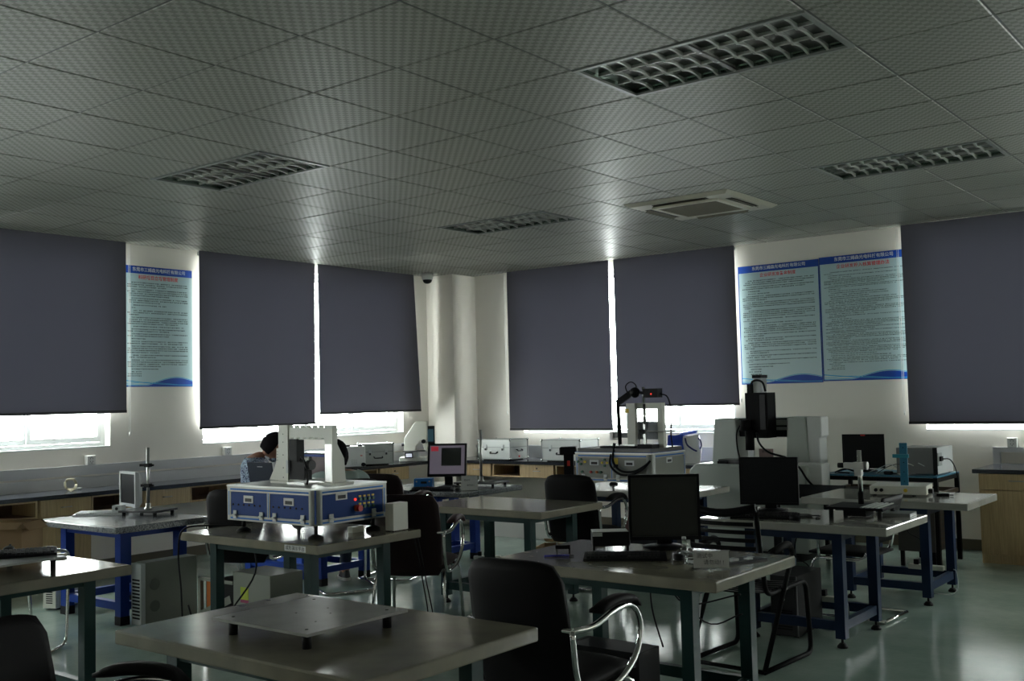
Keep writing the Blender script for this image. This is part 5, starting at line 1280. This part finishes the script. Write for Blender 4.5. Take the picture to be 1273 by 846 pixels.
# blue and white bag
t = thing('carrier_bag', 'blue and white carrier bag standing on the back worktop', 'bag', (-5.50, 10.05, ZB), math.radians(25))
def bagf(x0, x1, bulge, z1, y):
    return lambda u, v: Vector((x0 + (x1 - x0) * u + 0.01 * math.sin(6 * v), y - bulge * math.sin(PI * u) * math.sin(PI * min(1, v + 0.15)) + 0.006 * math.sin(11 * v + 5 * u), z1 * v * (1 - 0.03 * math.sin(5 * u))))
m = MB().grid(bagf(-0.02, 0.14, 0.03, 0.29, -0.09), 10, 12).grid(bagf(-0.02, 0.14, -0.03, 0.29, 0.09), 10, 12)
m.grid(lambda u, v: Vector((0.14 + 0.02 * math.sin(PI * v), -0.09 + 0.18 * u, 0.29 * v)), 6, 12)
lb(m, 'white_body', M('bag_white', (0.80, 0.80, 0.78), 0.6, bump=(18, 0.5)), t)
m = MB().grid(bagf(-0.18, -0.02, 0.025, 0.30, -0.095), 8, 12).grid(bagf(-0.18, -0.02, -0.02, 0.30, 0.095), 8, 12)
m.grid(lambda u, v: Vector((-0.18 - 0.015 * math.sin(PI * v), -0.095 + 0.19 * u, 0.30 * v)), 6, 12).grid(lambda u, v: Vector((-0.02, -0.095 + 0.19 * u, 0.30 * v)), 2, 2)
lb(m, 'blue_side', M('bag_blue', (0.012, 0.05, 0.40), 0.5, bump=(18, 0.5)), t)
lb(MB().grid(lambda u, v: Vector((-0.06 + 0.18 * u, -0.092 + 0.18 * v, 0.292 + 0.035 * math.sin(PI * v) + 0.03 * u)), 8, 8), 'blue_flap', M('bag_cyan', (0.02, 0.08, 0.60), 0.4), t)
lb(MB().tube(cr_path([(0.0, -0.13, 0.27), (0.02, -0.14, 0.20), (0.08, -0.14, 0.15), (0.12, -0.13, 0.13)], 5), 0.010, 6), 'strap', M('bag_navy', (0.01, 0.015, 0.12), 0.5), t)
lb(MB().tube(cr_path([(0.10, -0.06, 0.28), (0.15, -0.06, 0.25), (0.165, -0.06, 0.19), (0.15, -0.06, 0.15)], 5), 0.009, 6), 'handle', M('bag_navy', (0.01, 0.015, 0.12), 0.5), t)
text('CSF', 0.035, 'print', whiteink_m, t, (-0.11, -0.125, 0.17), ROT_FRONT) if False else None

# ================================================================= THE WHITE MEASURING MACHINE
t = thing('measuring_machine', 'large white gantry measuring machine with a black upright head', 'machine', (-4.25, 9.35, 0))
def slab(poly, y0, y1, name, mat, par, bev=0.012):
    return MB().prism(poly, 'y', y0, y1).build(name, mat, par, bevel=bev, seg=2)
slab([(-4.88, 0.08), (-3.70, 0.08), (-3.70, 0.86), (-4.81, 0.86), (-4.88, 0.80)], 8.95, 9.40, 'lower_body', cmm_m, t, 0.02)
bb(-4.78, -3.8, 9.0, 9.38, 0, 0.08).build('plinth', darkgrey_m, t)
bb(-4.60, -3.95, 9.02, 9.40, 0.86, 0.90).build('granite_bed', M('dark_granite', (0.07, 0.07, 0.075), 0.2), t)
bb(-4.60, -4.50, 9.0, 9.08, 0.86, 0.885).build('black_pad', black_m, t)
slab([(-4.76, 0.86), (-4.47, 0.86), (-4.50, 1.28), (-4.72, 1.28)], 9.20, 9.42, 'left_pillar', cmm_m, t)
slab([(-4.00, 0.86), (-3.78, 0.86), (-3.81, 1.29), (-3.98, 1.29)], 9.20, 9.42, 'right_pillar', cmm_m, t)
slab([(-3.80, 0.86), (-3.68, 0.86), (-3.68, 1.10), (-3.66, 1.11), (-3.66, 1.29), (-3.80, 1.29)], 9.22, 9.40, 'right_cover', cmmw_m, t)
bb(-4.50, -3.98, 9.30, 9.46, 1.10, 1.28).build('crossbeam', cmm_m, t)
for (z0, z1, yy) in ((1.105, 1.165, 9.26), (1.195, 1.21, 9.28), (1.265, 1.275, 9.28)): bb(-4.50, -3.99, yy, 9.30, z0, z1).build('guide_rail', black_m, t)
HX = 0.09
hd = bb(-4.41 + HX, -4.19 + HX, 9.05, 9.24, 1.10, 1.52).build('z_axis', blackpaint_m, t, bevel=0.004)
bb(-4.26 + HX, -4.21 + HX, 9.04, 9.05, 1.18, 1.50).build('scale_strip', darkgrey_m, hd)
MB().cyl((-4.36 + HX, 9.02, 0.99), (-4.36 + HX, 9.02, 1.17), 0.042, 16).build('lens', blackpaint_m, hd)
MB().cyl((-4.39 + HX, 9.0, 1.17), (-4.39 + HX, 9.0, 1.27), 0.05, 16).build('lens_barrel', blackpaint_m, hd)
bb(-4.335 + HX, -4.255 + HX, 9.08, 9.20, 1.52, 1.655).build('motor', silver_m, hd)
bb(-4.34 + HX, -4.25 + HX, 9.07, 9.21, 1.655, 1.685).build('motor_cap', black_m, hd)
bb(-4.385 + HX, -4.345 + HX, 9.05, 9.12, 1.52, 1.60).build('connector', black_m, hd)
MB().tube(cr_path([(-4.36 + HX, 9.06, 1.56), (-4.33 + HX, 9.05, 1.62), (-4.28 + HX, 9.05, 1.635), (-4.23 + HX, 9.06, 1.61), (-4.215 + HX, 9.08, 1.53)], 5), 0.010, 8).build('cable_loop', black_m, hd)
bb(-3.86, -3.585, 9.0, 9.19, 0.58, 0.875).build('side_box', cmmw_m, t, bevel=0.006)
pc = bb(-4.22, -4.08, 9.10, 9.105, 0.91, 1.0).build('notice_card', M('pink_card', (0.28, 0.19, 0.18), 0.6), t)
text('请勿动', 0.03, 'lettering', M('black_ink', (0.02, 0.02, 0.03), 0.6), pc, (-4.15 + 4.25, 9.098 - 9.35, 0.975), ROT_FRONT)
cable('black cable sweeping down right from the head of the white measuring machine', [(-4.19, 9.0, 1.15), (-4.12, 8.90, 1.06), (-4.02, 8.88, 0.98), (-3.86, 8.90, 0.93), (-3.76, 8.92, 0.85), (-3.70, 8.95, 0.74), (-3.62, 8.98, 0.66), (-3.52, 9.05, 0.64)], 0.010)
cable('black cable hanging left of the black head of the measuring machine', [(-4.35, 9.02, 1.24), (-4.39, 9.0, 1.15), (-4.385, 8.99, 1.02), (-4.36, 8.98, 0.92)], 0.008)
t = thing('control_desk', 'low black control desk between the white machine and the steel rack', 'desk', (-3.66, 9.0, 0))
MB().prism([(8.70, 0.60), (8.93, 0.66), (8.93, 0.70), (8.70, 0.64)], 'x', -4.0, -3.35).build('desktop', black_m, t)
for x in (-3.97, -3.40): bb(x, x + 0.03, 8.80, 8.90, 0, 0.615).build('leg', black_m, t)

# ================================================================= THINGS ON THE COUNTERS
def alu_case(label, loc, rz, w, d, h, two=True, sheet=None, side_handle=True):
    t = thing('aluminium_case', label, 'case', loc, rz, 'aluminium carrying cases on the worktops')
    zs = h * 0.62
    lb(bb(-w / 2, w / 2, -d / 2, d / 2, 0.012, zs - 0.001), 'body', sheet or alupaint_m, t)
    lb(bb(-w / 2, w / 2, -d / 2, d / 2, zs + 0.001, h), 'lid', sheet or alupaint_m, t)
    e = MB(); g = 0.012
    for sx in (-1, 1):
        for sy in (-1, 1): e.box(sx * w / 2 - g / 2, sx * w / 2 + g / 2, sy * d / 2 - g / 2, sy * d / 2 + g / 2, 0.012, h)
    for z in (0.016, zs, h - 0.004):
        for sy in (-1, 1): e.box(-w / 2, w / 2, sy * d / 2 - 0.004, sy * d / 2 + 0.004, z - 0.004, z + 0.004)
        for sx in (-1, 1): e.box(sx * w / 2 - 0.004, sx * w / 2 + 0.004, -d / 2, d / 2, z - 0.004, z + 0.004)
    lb(e, 'edge_frame', alu_m, t)
    for sx in (-1, 1):
        for sy in (-1, 1):
            for z in (0.02, h - 0.008): lb(MB().ell((sx * w / 2, sy * d / 2, z), (0.016, 0.016, 0.016), 8, 6), 'corner_cap', chrome_m, t)
    for x in (-w * 0.27, w * 0.27):
        lt = lb(MB().box(x - 0.018, x + 0.018, -d / 2 - 0.008, -d / 2, zs - 0.03, zs + 0.03), 'latch', silver_m, t)
        lb(MB().box(x - 0.010, x + 0.010, -d / 2 - 0.013, -d / 2 - 0.008, zs - 0.036, zs - 0.012), 'latch_tongue', darkgrey_m, lt)
    lb(MB().tube(round_path([(-0.05, -d / 2, zs - 0.055), (-0.05, -d / 2 - 0.022, zs - 0.062), (-0.045, -d / 2 - 0.024, zs - 0.072), (0.045, -d / 2 - 0.024, zs - 0.072), (0.05, -d / 2 - 0.022, zs - 0.062), (0.05, -d / 2, zs - 0.055)], 0.006), 0.007, 6), 'carry_handle', darkgrey_m, t)
    if side_handle:
        lb(MB().tube(round_path([(w / 2, -0.05, zs - 0.03), (w / 2 + 0.022, -0.05, zs - 0.037), (w / 2 + 0.024, -0.045, zs - 0.047), (w / 2 + 0.024, 0.045, zs - 0.047), (w / 2 + 0.022, 0.05, zs - 0.037), (w / 2, 0.05, zs - 0.03)], 0.006), 0.007, 6), 'side_handle', darkgrey_m, t)
        lb(bb(w / 2 + 0.004, w / 2 + 0.008, -0.012, 0.012, 0.03, 0.055), 'red_switch', red_m, t)
    lb(MB().box(-w / 2 + 0.05, w / 2 - 0.05, -d / 2 + 0.03, d / 2 - 0.03, 0.0, 0.012), 'rubber_base', rubber_m, t)
    return t
alu_case('grey aluminium case standing on the left worktop by the projector', (-8.86, 8.70, ZC), math.radians(60), 0.36, 0.24, 0.25, side_handle=False)
alu_case('bright aluminium case with a red side switch on the back worktop, behind the bare pole', (-7.95, 9.96, ZB), math.radians(2), 0.47, 0.36, 0.25)
alu_case('bright aluminium case partly behind the black wand holder', (-6.98, 9.99, ZB), math.radians(2), 0.52, 0.40, 0.25)
t = thing('white_lab_oven', 'white instrument box with black knobs on top, between the pale-shirted man and the grey case', 'instrument', (-8.86, 8.28, ZC), math.radians(60))
lb(bb(-0.16, 0.16, -0.13, 0.13, 0.006, 0.235), 'body', cmmw_m, t, bevel=0.005)
for x in (-0.06, 0.08): lb(MB().cyl((x, -0.10, 0.243), (x + 0.05, -0.10, 0.243), 0.010, 10), 'top_knob', black_m, t)
lb(MB().cyl((0.13, -0.13, 0.03), (0.13, -0.17, 0.03), 0.022, 12), 'dial', black_m, t)
lb(bb(0.10, 0.125, -0.134, -0.13, 0.125, 0.135), 'red_switch', red_m, t)
m = MB()
for i in range(5):
    for j in range(4): m.cyl((0.0 + 0.014 * i, -0.13, 0.04 + 0.014 * j), (0.0 + 0.014 * i, -0.1312, 0.04 + 0.014 * j), 0.003, 6)
lb(m, 'speaker_holes', darkgrey_m, t)
t = thing('profile_projector', 'cream upright profile projector with a small lit readout, by the corner column', 'instrument', (-8.86, 9.36, ZC), math.radians(38))
lb(bb(-0.17, 0.17, -0.14, 0.16, 0.005, 0.055), 'base', cream_m, t, bevel=0.006)
lb(MB().prism([(-0.14, 0.055), (-0.02, 0.055), (-0.02, 0.11), (0.11, 0.26), (0.11, 0.50), (0.05, 0.50), (-0.14, 0.25)][::1], 'y', 0.0, 0.14) if False else MB().prism([(0.16, 0.12), (0.16, 0.48), (0.02, 0.48), (-0.12, 0.28), (-0.12, 0.08), (0.02, 0.08), (0.02, 0.18), (0.09, 0.26), (0.13, 0.12)], 'y', -0.02, 0.14), 'hood', cream_m, t, bevel=0.004)
lb(bb(-0.13, 0.14, -0.12, 0.13, 0.12, 0.128), 'stage', darkgrey_m, t)
lb(bb(-0.05, 0.06, -0.10, 0.08, 0.055, 0.12), 'stage_column', silver_m, t)
lb(MB().cyl((0.12, -0.02, 0.24), (0.12, -0.10, 0.24), 0.025, 12), 'lens_tube', black_m, t)
lb(MB().cyl((-0.12, 0.04, 0.20), (-0.155, 0.04, 0.20), 0.018, 12), 'side_knob', black_m, t)
rd = lb(bb(-0.10, 0.0, -0.17, -0.13, 0.045, 0.115), 'readout', darkgrey_m, t)
lb(bb(-0.085, -0.015, -0.172, -0.17, 0.06, 0.10), 'lit_screen', M('white_screen', (0.6, 0.6, 0.65), 0.4, emit=(0.8, 0.85, 1.0), es=0.7), rd)
sc = thing('wall_screen', 'dark tablet-like display on a bracket right of the profile projector', 'display', (-8.80, 9.58, ZC), math.radians(40))
lb(bb(-0.06, 0.06, -0.012, 0.012, 0.19, 0.42), 'screen_body', darkgrey_m, sc, bevel=0.004)
lb(bb(-0.045, 0.045, -0.0135, -0.012, 0.23, 0.38), 'display', M('dim_display', (0.03, 0.08, 0.10), 0.3, emit=(0.05, 0.12, 0.16), es=0.3), sc)
lb(MB().cyl((0, 0.02, 0), (0, 0.02, 0.25), 0.012, 8), 'post', darkgrey_m, sc)
lb(MB().lathe([(0.06, 0), (0.06, 0.01)], (0, 0.02, 0)), 'foot', darkgrey_m, sc)
t = thing('wire_coil', 'small coil of shiny wire on the left worktop', 'coil', (-9.02, 5.02, ZC), math.radians(70))
m = MB()
for k in range(5):
    m.tube([((0.040 + 0.004 * k) * math.cos(q * PI / 10), -0.006 * k + 0.01 * math.sin(q), 0.055 + (0.040 + 0.004 * k) * math.sin(q * PI / 10)) for q in range(21)], 0.003, 5)
lb(m, 'coil', M('pale_wire', (0.62, 0.58, 0.45), 0.3, metal=0.6), t, kind='stuff')
lb(MB().cyl((0.05, 0, 0.012), (0.10, 0.01, 0.012), 0.008, 8).box(0.02, 0.06, -0.015, 0.015, 0, 0.012), 'connector', silver_m, t)

# things on the floor at the back
t = thing('long_white_box', 'long pale box on the floor under the back worktop', 'box', (-6.95, 9.35, 0))
bb(-7.45, -6.62, 9.08, 9.48, 0, 0.17).build('body', M('pale_box', (0.42, 0.42, 0.40), 0.6), t, bevel=0.004)
bb(-6.62, -6.61, 9.08, 9.48, 0, 0.17).build('dark_end', darkgrey_m, t)
t = thing('cardboard_box', 'low open cardboard box on the floor right of the empty middle table', 'box', (-5.78, 8.10, 0), math.radians(20))
m = MB()
for a in ((-0.22, 0.22, -0.15, -0.146, 0, 0.13), (-0.22, 0.22, 0.146, 0.15, 0, 0.13), (-0.22, -0.216, -0.146, 0.146, 0, 0.13), (0.216, 0.22, -0.146, 0.146, 0, 0.13), (-0.216, 0.216, -0.146, 0.146, 0, 0.004)): m.box(*a)
lb(m, 'body', card_m, t)
lb(MB().bar((-0.22, 0.17, 0.15), (0.22, 0.17, 0.15), 0.07, 0.004, up=(0, 0.6, 1)), 'flap', card_m, t)
t = thing('grey_bin', 'dull red plastic crate under the grey machine table', 'crate', (-4.70, 7.98, 0))
MB().box(-4.92, -4.50, 7.84, 8.10, 0.30, 0.55).build('body', M('dull_red', (0.10, 0.025, 0.025), 0.5), t, bevel=0.01)
MB().box(-4.92, -4.50, 7.84, 8.10, 0.0, 0.30).build('lower_crate', darkgrey_m, t, bevel=0.01)
power_strip('white power strip on the floor under the central granite table', (-6.40, 7.74, 0.0), math.radians(30))

# raised shelf on the men's table
t = thing('desk_shelf', 'raised blue-edged shelf on the table where the men sit', 'shelf', (-7.22, 6.40, 0.70))
bb(-7.46, -6.98, 6.26, 6.50, 1.055, 1.08).build('board', worktop_m, t)
bb(-7.46, -6.98, 6.255, 6.26, 1.045, 1.065).build('blue_edge', blue_m, t)
for x in (-7.45, -7.02): bb(x, x + 0.03, 6.44, 6.48, 0.70, 1.055).build('upright', grey_m, t)
bb(-7.41, -7.02, 6.46, 6.475, 0.76, 1.03).build('back_panel', M('pinkish_panel', (0.16, 0.12, 0.125), 0.6), t)
t = thing('blue_crate', 'blue plastic crate on the floor under the men\'s table', 'crate', (-7.25, 6.19, 0))
MB().box(-7.42, -7.08, 6.05, 6.33, 0.0, 0.22).build('body', M('crate_blue', (0.02, 0.08, 0.45), 0.45), t, bevel=0.008)
MB().box(-7.36, -7.14, 6.08, 6.30, 0.2205, 0.29).build('contents', M('crate_stuff', (0.2, 0.2, 0.22), 0.5, noise=(30, 3, 0.45, 0.55), ncol=(0.25, 0.02, 0.03)), t)

t = thing('riser_box', 'black riser box under the laptop on the men\'s table', 'riser', (-7.52, 6.06, 0.70))
bb(-7.70, -7.34, 5.97, 6.17, 0.70, 0.8205).build('body', black_m, t, bevel=0.004)

# ================================================================= PEOPLE
def skinned(name, verts, edges, mat, parent, sub=2, voxel=None, extra=None):
    me = bpy.data.meshes.new(name); keys = list(verts); idx = {k: i for i, k in enumerate(keys)}
    me.from_pydata([verts[k][0] for k in keys], [(idx[a], idx[b]) for a, b in edges], [])
    o = bpy.data.objects.new(name, me); C.objects.link(o)
    o.modifiers.new('skin', 'SKIN')
    for k in keys:
        r = verts[k][1]; r = (r, r) if not isinstance(r, tuple) else r
        me.skin_vertices[0].data[idx[k]].radius = r
        me.skin_vertices[0].data[idx[k]].use_root = (k == keys[0])
    s = o.modifiers.new('sub', 'SUBSURF'); s.levels = sub; s.render_levels = sub
    dg = bpy.context.evaluated_depsgraph_get(); dg.update()
    m2 = bpy.data.meshes.new_from_object(o.evaluated_get(dg)); bpy.data.objects.remove(o)
    if extra:
        n = MB(); n.v = [v.co.copy() for v in m2.vertices]; n.f = [list(p.vertices) for p in m2.polygons]; n.sm = [True] * len(n.f)
        extra(n); m2 = bpy.data.meshes.new(name); m2.from_pydata(n.v, [], n.f)
    if voxel:
        o = bpy.data.objects.new(name, m2); C.objects.link(o); r = o.modifiers.new('r', 'REMESH'); r.mode = 'VOXEL'; r.voxel_size = voxel
        sm = o.modifiers.new('s', 'SMOOTH'); sm.factor = 0.5; sm.iterations = 3
        dg = bpy.context.evaluated_depsgraph_get(); dg.update()
        m3 = bpy.data.meshes.new_from_object(o.evaluated_get(dg)); bpy.data.objects.remove(o); m2 = m3
    m2.polygons.foreach_set('use_smooth', [True] * len(m2.polygons)); m2.materials.clear(); m2.materials.append(mat)
    m2.name = name
    o = bpy.data.objects.new(name, m2); C.objects.link(o); o.parent = parent
    return o
def seated(label, loc, rz, shirt, head_drop, lean, sz=0.0):
    """seated figure facing local +y, hips at seat height"""
    t = thing('person', label, 'person', loc, rz, None)
    L_ = lean
    hip = Vector((0, 0, 0.50)); chest = Vector((0, 0.02 + 0.16 * L_, 0.83)); neckb = Vector((0, 0.03 + 0.24 * L_, 1.005 + sz)); 
    neck = neckb + Vector((0, 0.03 + 0.05 * head_drop, 0.035)); headc = neck + Vector((0, 0.035 + 0.05 * head_drop, 0.085 - 0.02 * head_drop))
    V = {'pelvis': (hip, (0.155, 0.115)), 'belly': (Vector((0, 0.01 + 0.05 * L_, 0.63)), (0.14, 0.105)), 'chest': (chest, (0.175, 0.12)), 'upper': (neckb - Vector((0, 0, 0.045)), (0.14, 0.08)), 'neckb': (neckb, 0.055), 'neck': (neck, 0.05)}
    E_ = [('pelvis', 'belly'), ('belly', 'chest'), ('chest', 'upper'), ('upper', 'neckb'), ('neckb', 'neck')]
    hands = {}
    for s, n in ((-1, 'l'), (1, 'r')):
        sh = neckb + Vector((s * 0.20, -0.01, -0.075)); el = sh + Vector((s * 0.05, 0.10 + 0.08 * L_, -0.25)); wr = el + Vector((-s * 0.10, 0.22, 0.02))
        wr.z = max(wr.z, 0.735); el.z = max(el.z, 0.70)
        V['sh' + n] = (sh, 0.064); V['el' + n] = (el, 0.043); V['fa' + n] = (el * 0.4 + wr * 0.6, 0.036); V['wr' + n] = (wr, 0.027)
        pm = wr + Vector((-s * 0.01, 0.06, 0.0)); V['pm' + n] = (pm, (0.036, 0.018))
        E_ += [('upper', 'sh' + n), ('sh' + n, 'el' + n), ('el' + n, 'fa' + n), ('fa' + n, 'wr' + n), ('wr' + n, 'pm' + n)]
        hp = Vector((s * 0.095, 0.03, 0.49)); kn = Vector((s * 0.12, 0.43, 0.50)); an = Vector((s * 0.12, 0.42 + 0.03 * s, 0.095))
        V['hp' + n] = (hp, 0.088); V['kn' + n] = (kn, 0.062); V['cf' + n] = (kn * 0.7 + an * 0.3 + Vector((0, -0.015, 0)), 0.056); V['an' + n] = (an, 0.036)
        V['hl' + n] = (an + Vector((0, -0.025, -0.05)), 0.036); V['to' + n] = (an + Vector((0, 0.15, -0.065)), (0.036, 0.024))
        E_ += [('pelvis', 'hp' + n), ('hp' + n, 'kn' + n), ('kn' + n, 'cf' + n), ('cf' + n, 'an' + n), ('an' + n, 'hl' + n), ('an' + n, 'to' + n)]
        hands[n] = (pm, s)
    Rh = Matrix.Rotation(-0.25 - 0.45 * head_drop, 3, 'X')
    def extra(m):
        m.ell(headc, (0.074, 0.094, 0.112), 20, 14, Rh)
        def hpnt(x, y, z): return headc + Rh @ Vector((x, y, z))
        m.ell(hpnt(0, 0.096, -0.022), (0.013, 0.020, 0.024), 10, 8, Rh)            # nose
        m.ell(hpnt(0, 0.062, -0.088), (0.035, 0.035, 0.026), 12, 8, Rh)            # chin
        m.ell(hpnt(0, 0.086, -0.056), (0.024, 0.012, 0.008), 10, 6, Rh)            # mouth
        for s in (-1, 1):
            m.ell(hpnt(s * 0.075, -0.004, -0.015), (0.010, 0.022, 0.032), 10, 8, Rh)   # ears
            m.ell(hpnt(s * 0.032, 0.078, 0.006), (0.017, 0.012, 0.010), 10, 6, Rh)     # eye lids
        for n, (pm, s) in hands.items():
            for k in range(4):
                b = pm + Vector((0.024 - 0.016 * k, 0.02, 0.0)); l = [0.030, 0.036, 0.034, 0.026][k if s > 0 else 3 - k]
                m.tube([b, b + Vector((0, l, 0.004)), b + Vector((0, l * 1.7, -0.010)), b + Vector((0, l * 2.1, -0.026))], 0.009, 8, radii=[0.0095, 0.009, 0.0085, 0.007])
            b = pm + Vector((-s * 0.03, -0.02, 0))
            m.tube([b, b + Vector((-s * 0.025, 0.025, -0.004)), b + Vector((-s * 0.03, 0.055, -0.012))], 0.01, 8, radii=[0.012, 0.011, 0.008])
    o = skinned('body', {k: (Vector(v[0]), v[1]) for k, v in V.items()}, E_, skin_m, t, 2, 0.0075, extra)
    # clothing: shells grown from the body itself
    def sd(p, a, b):
        a, b = Vector(a), Vector(b); d = b - a; q = max(0, min(1, (p - a).dot(d) / d.length_squared)); return (p - a - d * q).length
    def clothe(name, cond, off, mat):
        me = o.data; bm = bmesh.new(); bm.from_mesh(me)
        keep = [cond(v.co) for v in bm.verts]
        bmesh.ops.delete(bm, geom=[v for v in bm.verts if not keep[v.index]], context='VERTS')
        bm.normal_update()
        nr = [v.normal.copy() for v in bm.verts]
        for v in bm.verts: v.co += nr[v.index] * (off + 0.003 * math.sin(v.co.z * 60 + v.co.x * 31) * math.sin(v.co.y * 37))
        nm = bpy.data.meshes.new(name); bm.to_mesh(nm); bm.free(); nm.materials.clear(); nm.materials.append(mat)
        c = bpy.data.objects.new(name, nm); C.objects.link(c); c.parent = t
    def arm_d(p): return min(sd(p, V['el' + n][0], V['wr' + n][0]) for n in 'lr')
    def uarm_d(p): return min(sd(p, V['sh' + n][0], V['el' + n][0]) for n in 'lr')
    zc_ = neckb.z - 0.005
    clothe('shirt', lambda p: (p.z > 0.47 and p.z < zc_ and p.y < 0.36 and (arm_d(p) > 0.062 or uarm_d(p) < arm_d(p)) and not (p.y > 0.16 and p.z < 0.62)) , 0.012, shirt)
    def leg_d(p): return min(sd(p, V['an' + n][0], V['to' + n][0]) for n in 'lr')
    clothe('trousers', lambda p: p.z < 0.60 and p.z > 0.095 and leg_d(p) > 0.03, 0.011, jeans_m)
    for n in 'lr':
        a = Vector(V['an' + n][0]); m = MB()
        m.grid(lambda u, v, a=a: Vector((a.x + 0.047 * math.sin(u * 2 * PI) * (1 - 0.35 * v), a.y + 0.055 + (0.125 - 0.05 * v) * math.cos(u * 2 * PI) - 0.035 * v, 0.020 + 0.065 * v * (1 - 0.35 * max(0, math.cos(u * 2 * PI))))), 20, 6)
        m.f.append([len(m.v) - 21 + k for k in range(20)]); m.sm.append(True)
        sh_ = lb(m, 'shoe', M('dark_shoe', (0.015, 0.014, 0.018), 0.6), t)
        m = MB(); m.prism([(a.x + 0.052 * math.sin(k * PI / 10), a.y + 0.055 + 0.132 * math.cos(k * PI / 10)) for k in range(20)], 'z', 0.001, 0.024)
        lb(m, 'sole', M('white_sole', (0.5, 0.5, 0.46), 0.6), sh_)
    # hair cap with a tousled surface
    r = random.Random(sum(map(ord, label)))
    hm = MB()
    def hp_(u, v):
        th = v * 2.25; ph = u * 2 * PI
        d = Vector((math.sin(th) * math.sin(ph), -math.sin(th) * math.cos(ph), math.cos(th)))
        face = max(0, d.y)                     # recede over the forehead and face
        rr = 1.0 + 0.018 * math.sin(9 * ph + 5 * th) + 0.015 * math.sin(17 * ph - 11 * th)
        if face > 0.35 and th > 1.05: rr *= 0.78
        return headc + Rh @ Vector((d.x * 0.094 * rr, d.y * 0.112 * rr - 0.008, d.z * 0.134 * rr + 0.006))
    hm.grid(hp_, 40, 18)
    lb(hm, 'hair', hair_m, t)
    ey = MB()
    for s in (-1, 1): ey.ell(headc + Rh @ Vector((s * 0.032, 0.088, 0.006)), (0.009, 0.005, 0.005), 8, 6)
    lb(ey, 'eyes', black_m, t)
    return t
seated('black-haired person in a pale grey-green shirt, seated with back to us', (-6.43, 5.93, 0), math.radians(60), shirt_m, 0.1, 0.35, -0.05)
seated('thick-haired person in a patterned shirt, head bowed behind the laptop', (-8.00, 6.24, 0), math.radians(-50), shirt2_m, 1.0, 0.05, 0.02)
